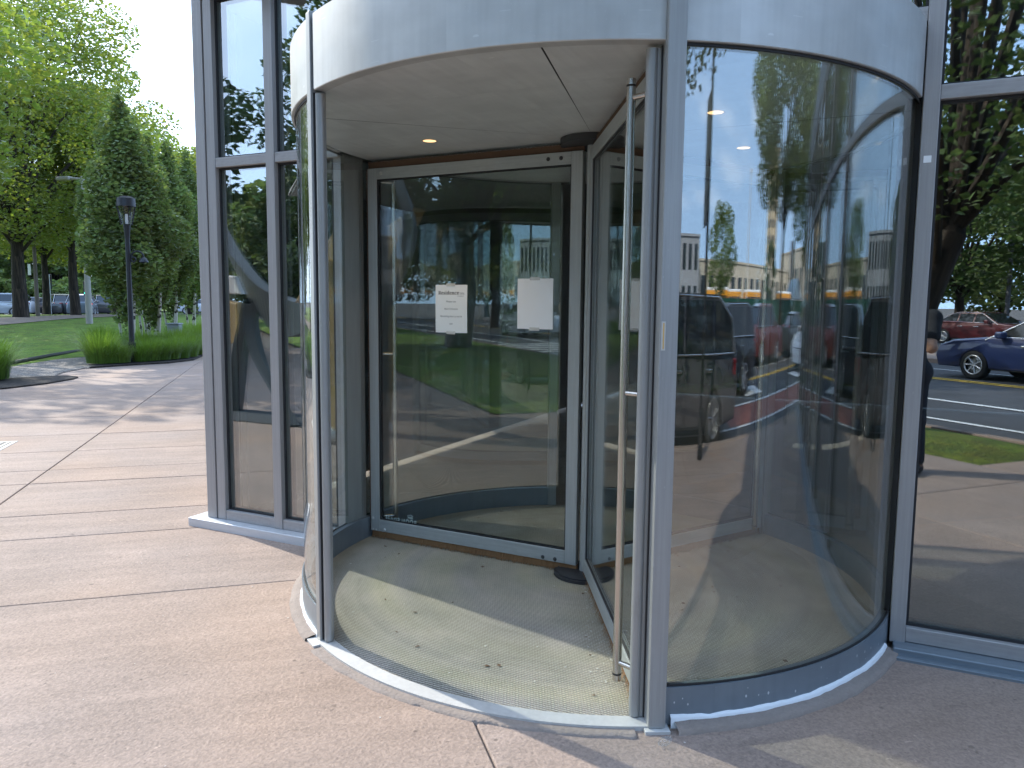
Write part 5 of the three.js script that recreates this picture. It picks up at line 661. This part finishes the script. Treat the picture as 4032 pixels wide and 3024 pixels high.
{
  const ph = person('photographer in dark clothes holding up a phone facing the door', { shirt: std(0.02, 0.022, 0.027, 0.9), trousers: std(0.025, 0.03, 0.045, 0.9), elL: [-0.27, 1.15, -0.18], wrL: [-0.13, 1.40, -0.34], elR: [0.27, 1.15, -0.18], wrR: [0.03, 1.40, -0.34], dirL: [0.05, 1, -0.25], dirR: [-0.1, 1, -0.25], upL: [-0.2, 0.1, 1], upR: [0.2, 0.1, 1], sideL: [-1, 0, 0], sideR: [1, 0, 0], curl: 0.9 });
  ph.position.set(0.07, 0, 0.44); ph.rotation.y = 0;
  const f = thing('phone', 'black phone held up in both hands of the photographer', 'phone'); f.position.set(0.02, 1.49, 0.075); part(f, 'phone_body', rbox(-0.075, 0.075, -0.036, 0.036, 0, 0.008, 0.003), M.dark);
  const wk = person('pedestrian in pink top walking on the far lawn by the building corner', { h: 1.66, shirt: std(0.6, 0.25, 0.26, 0.9), trousers: std(0.02, 0.02, 0.025, 0.9) }); const p = onHill(-21.75, 62); wk.position.set(p.x, p.y, p.z); wk.rotation.y = 0.4;
}
// ---------------------------------------------------------------- litter and small things
{
  const R = rng(303), bits = (n, f) => { const l = []; for (let i = 0; i < n; i++) l.push(f(i)); return l; };
  const flake = (x, y, z, s) => { const a = R() * 6.28, e = 0.35 + 0.5 * R(), g = quadGeo([[-s, 0, 0], [0, s * 0.25 * R(), s * e], [s, s * 0.2 * R(), 0], [0, 0.0, -s * e]]); g.rotateY(a); g.translate(x, y, z); return g; };
  const leafBits = bits(44, () => { const a = R() * 6.28, r = 1.35 * Math.sqrt(R()); return flake(Math.sin(a) * r, 0.0165, Math.cos(a) * r, 0.006 + 0.009 * R()); });
  atWall(stuff('leaf_litter', new THREE.Mesh(merge(leafBits), std(0.14, 0.085, 0.05, 0.9)), 'scattered brown leaf scraps on the entrance mat', 'litter'));
  const crumbs = bits(340, () => { const near = R() < 0.55, a = (29.5 + (R() - 0.5) * 14) * D2R, r = 0.2 + 1.15 * R(); const p = near ? [Math.sin(a) * r - 0.04, Math.cos(a) * r] : (() => { const b = R() * 6.28, q = 1.38 * Math.sqrt(R()); return [Math.sin(b) * q, Math.cos(b) * q]; })(); return flake(p[0], 0.0162, p[1], 0.0028 + 0.0045 * R()); });
  atWall(stuff('mat_crumbs', new THREE.Mesh(merge(crumbs), std(0.62, 0.6, 0.55, 0.9)), 'pale crumbs and grit scattered on the entrance mat', 'litter'));
  const grit = bits(420, () => { const t = -7 + 7.5 * R(), s = -7 + 9.5 * R(); return flake(t, 0.0025, s, 0.003 + 0.006 * R() * R()); });
  atStreet(stuff('plaza_grit', new THREE.Mesh(merge(grit), std(0.55, 0.5, 0.45, 0.95)), 'fine pale grit scattered over the concrete plaza', 'litter'));
  const dk = bits(60, () => { const t = -8 + 8.5 * R(), s = -8 + 10 * R(); return flake(t, 0.0028, s, 0.004 + 0.011 * R() * R()); });
  atStreet(stuff('plaza_twigs', new THREE.Mesh(merge(dk), std(0.07, 0.05, 0.045, 0.95)), 'small dark seed husks and twigs on the concrete plaza', 'litter'));
  const chips = bits(16, () => { const a = 31 + 44 * R(), y = 0.05 + 0.08 * R(), s = 0.002 + 0.004 * R(), g = new THREE.CircleGeometry(s, 5); g.scale(0.7, 1.2, 1); g.translate(0, y, 1.5136); g.rotateY(a * D2R); return g; });
  atWall(stuff('paint_chips', new THREE.Mesh(merge(chips), std(0.6, 0.62, 0.64, 0.8)), 'small pale scuffs on the curved kick plate right of the opening', 'scuffs'));
  // crumpled clear wrapper by the foot of the front post
  const w = new THREE.IcosahedronGeometry(0.022, 3), p = w.attributes.position; for (let i = 0; i < p.count; i++) { const v = new THREE.Vector3().fromBufferAttribute(p, i), k = 0.7 + 0.7 * vnoise(v.x * 160 + 9, v.y * 160 + v.z * 90, 0, 7); p.setXYZ(i, v.x * 1.3 * k, Math.max(-0.009, v.y * 0.5 * k), v.z * 0.75 * k); } w.computeVertexNormals(); const m = single('clear_wrapper', w, glass(1.5, 0.95, 0.97, 0.98, 0.05), 'crumpled clear plastic wrapper on the concrete by the front post', 'wrapper'); m.position.copy(LW(0.805, 0.0125, 1.41)); m.rotation.y = 0.7;
}
renderer.render(scene, camera);
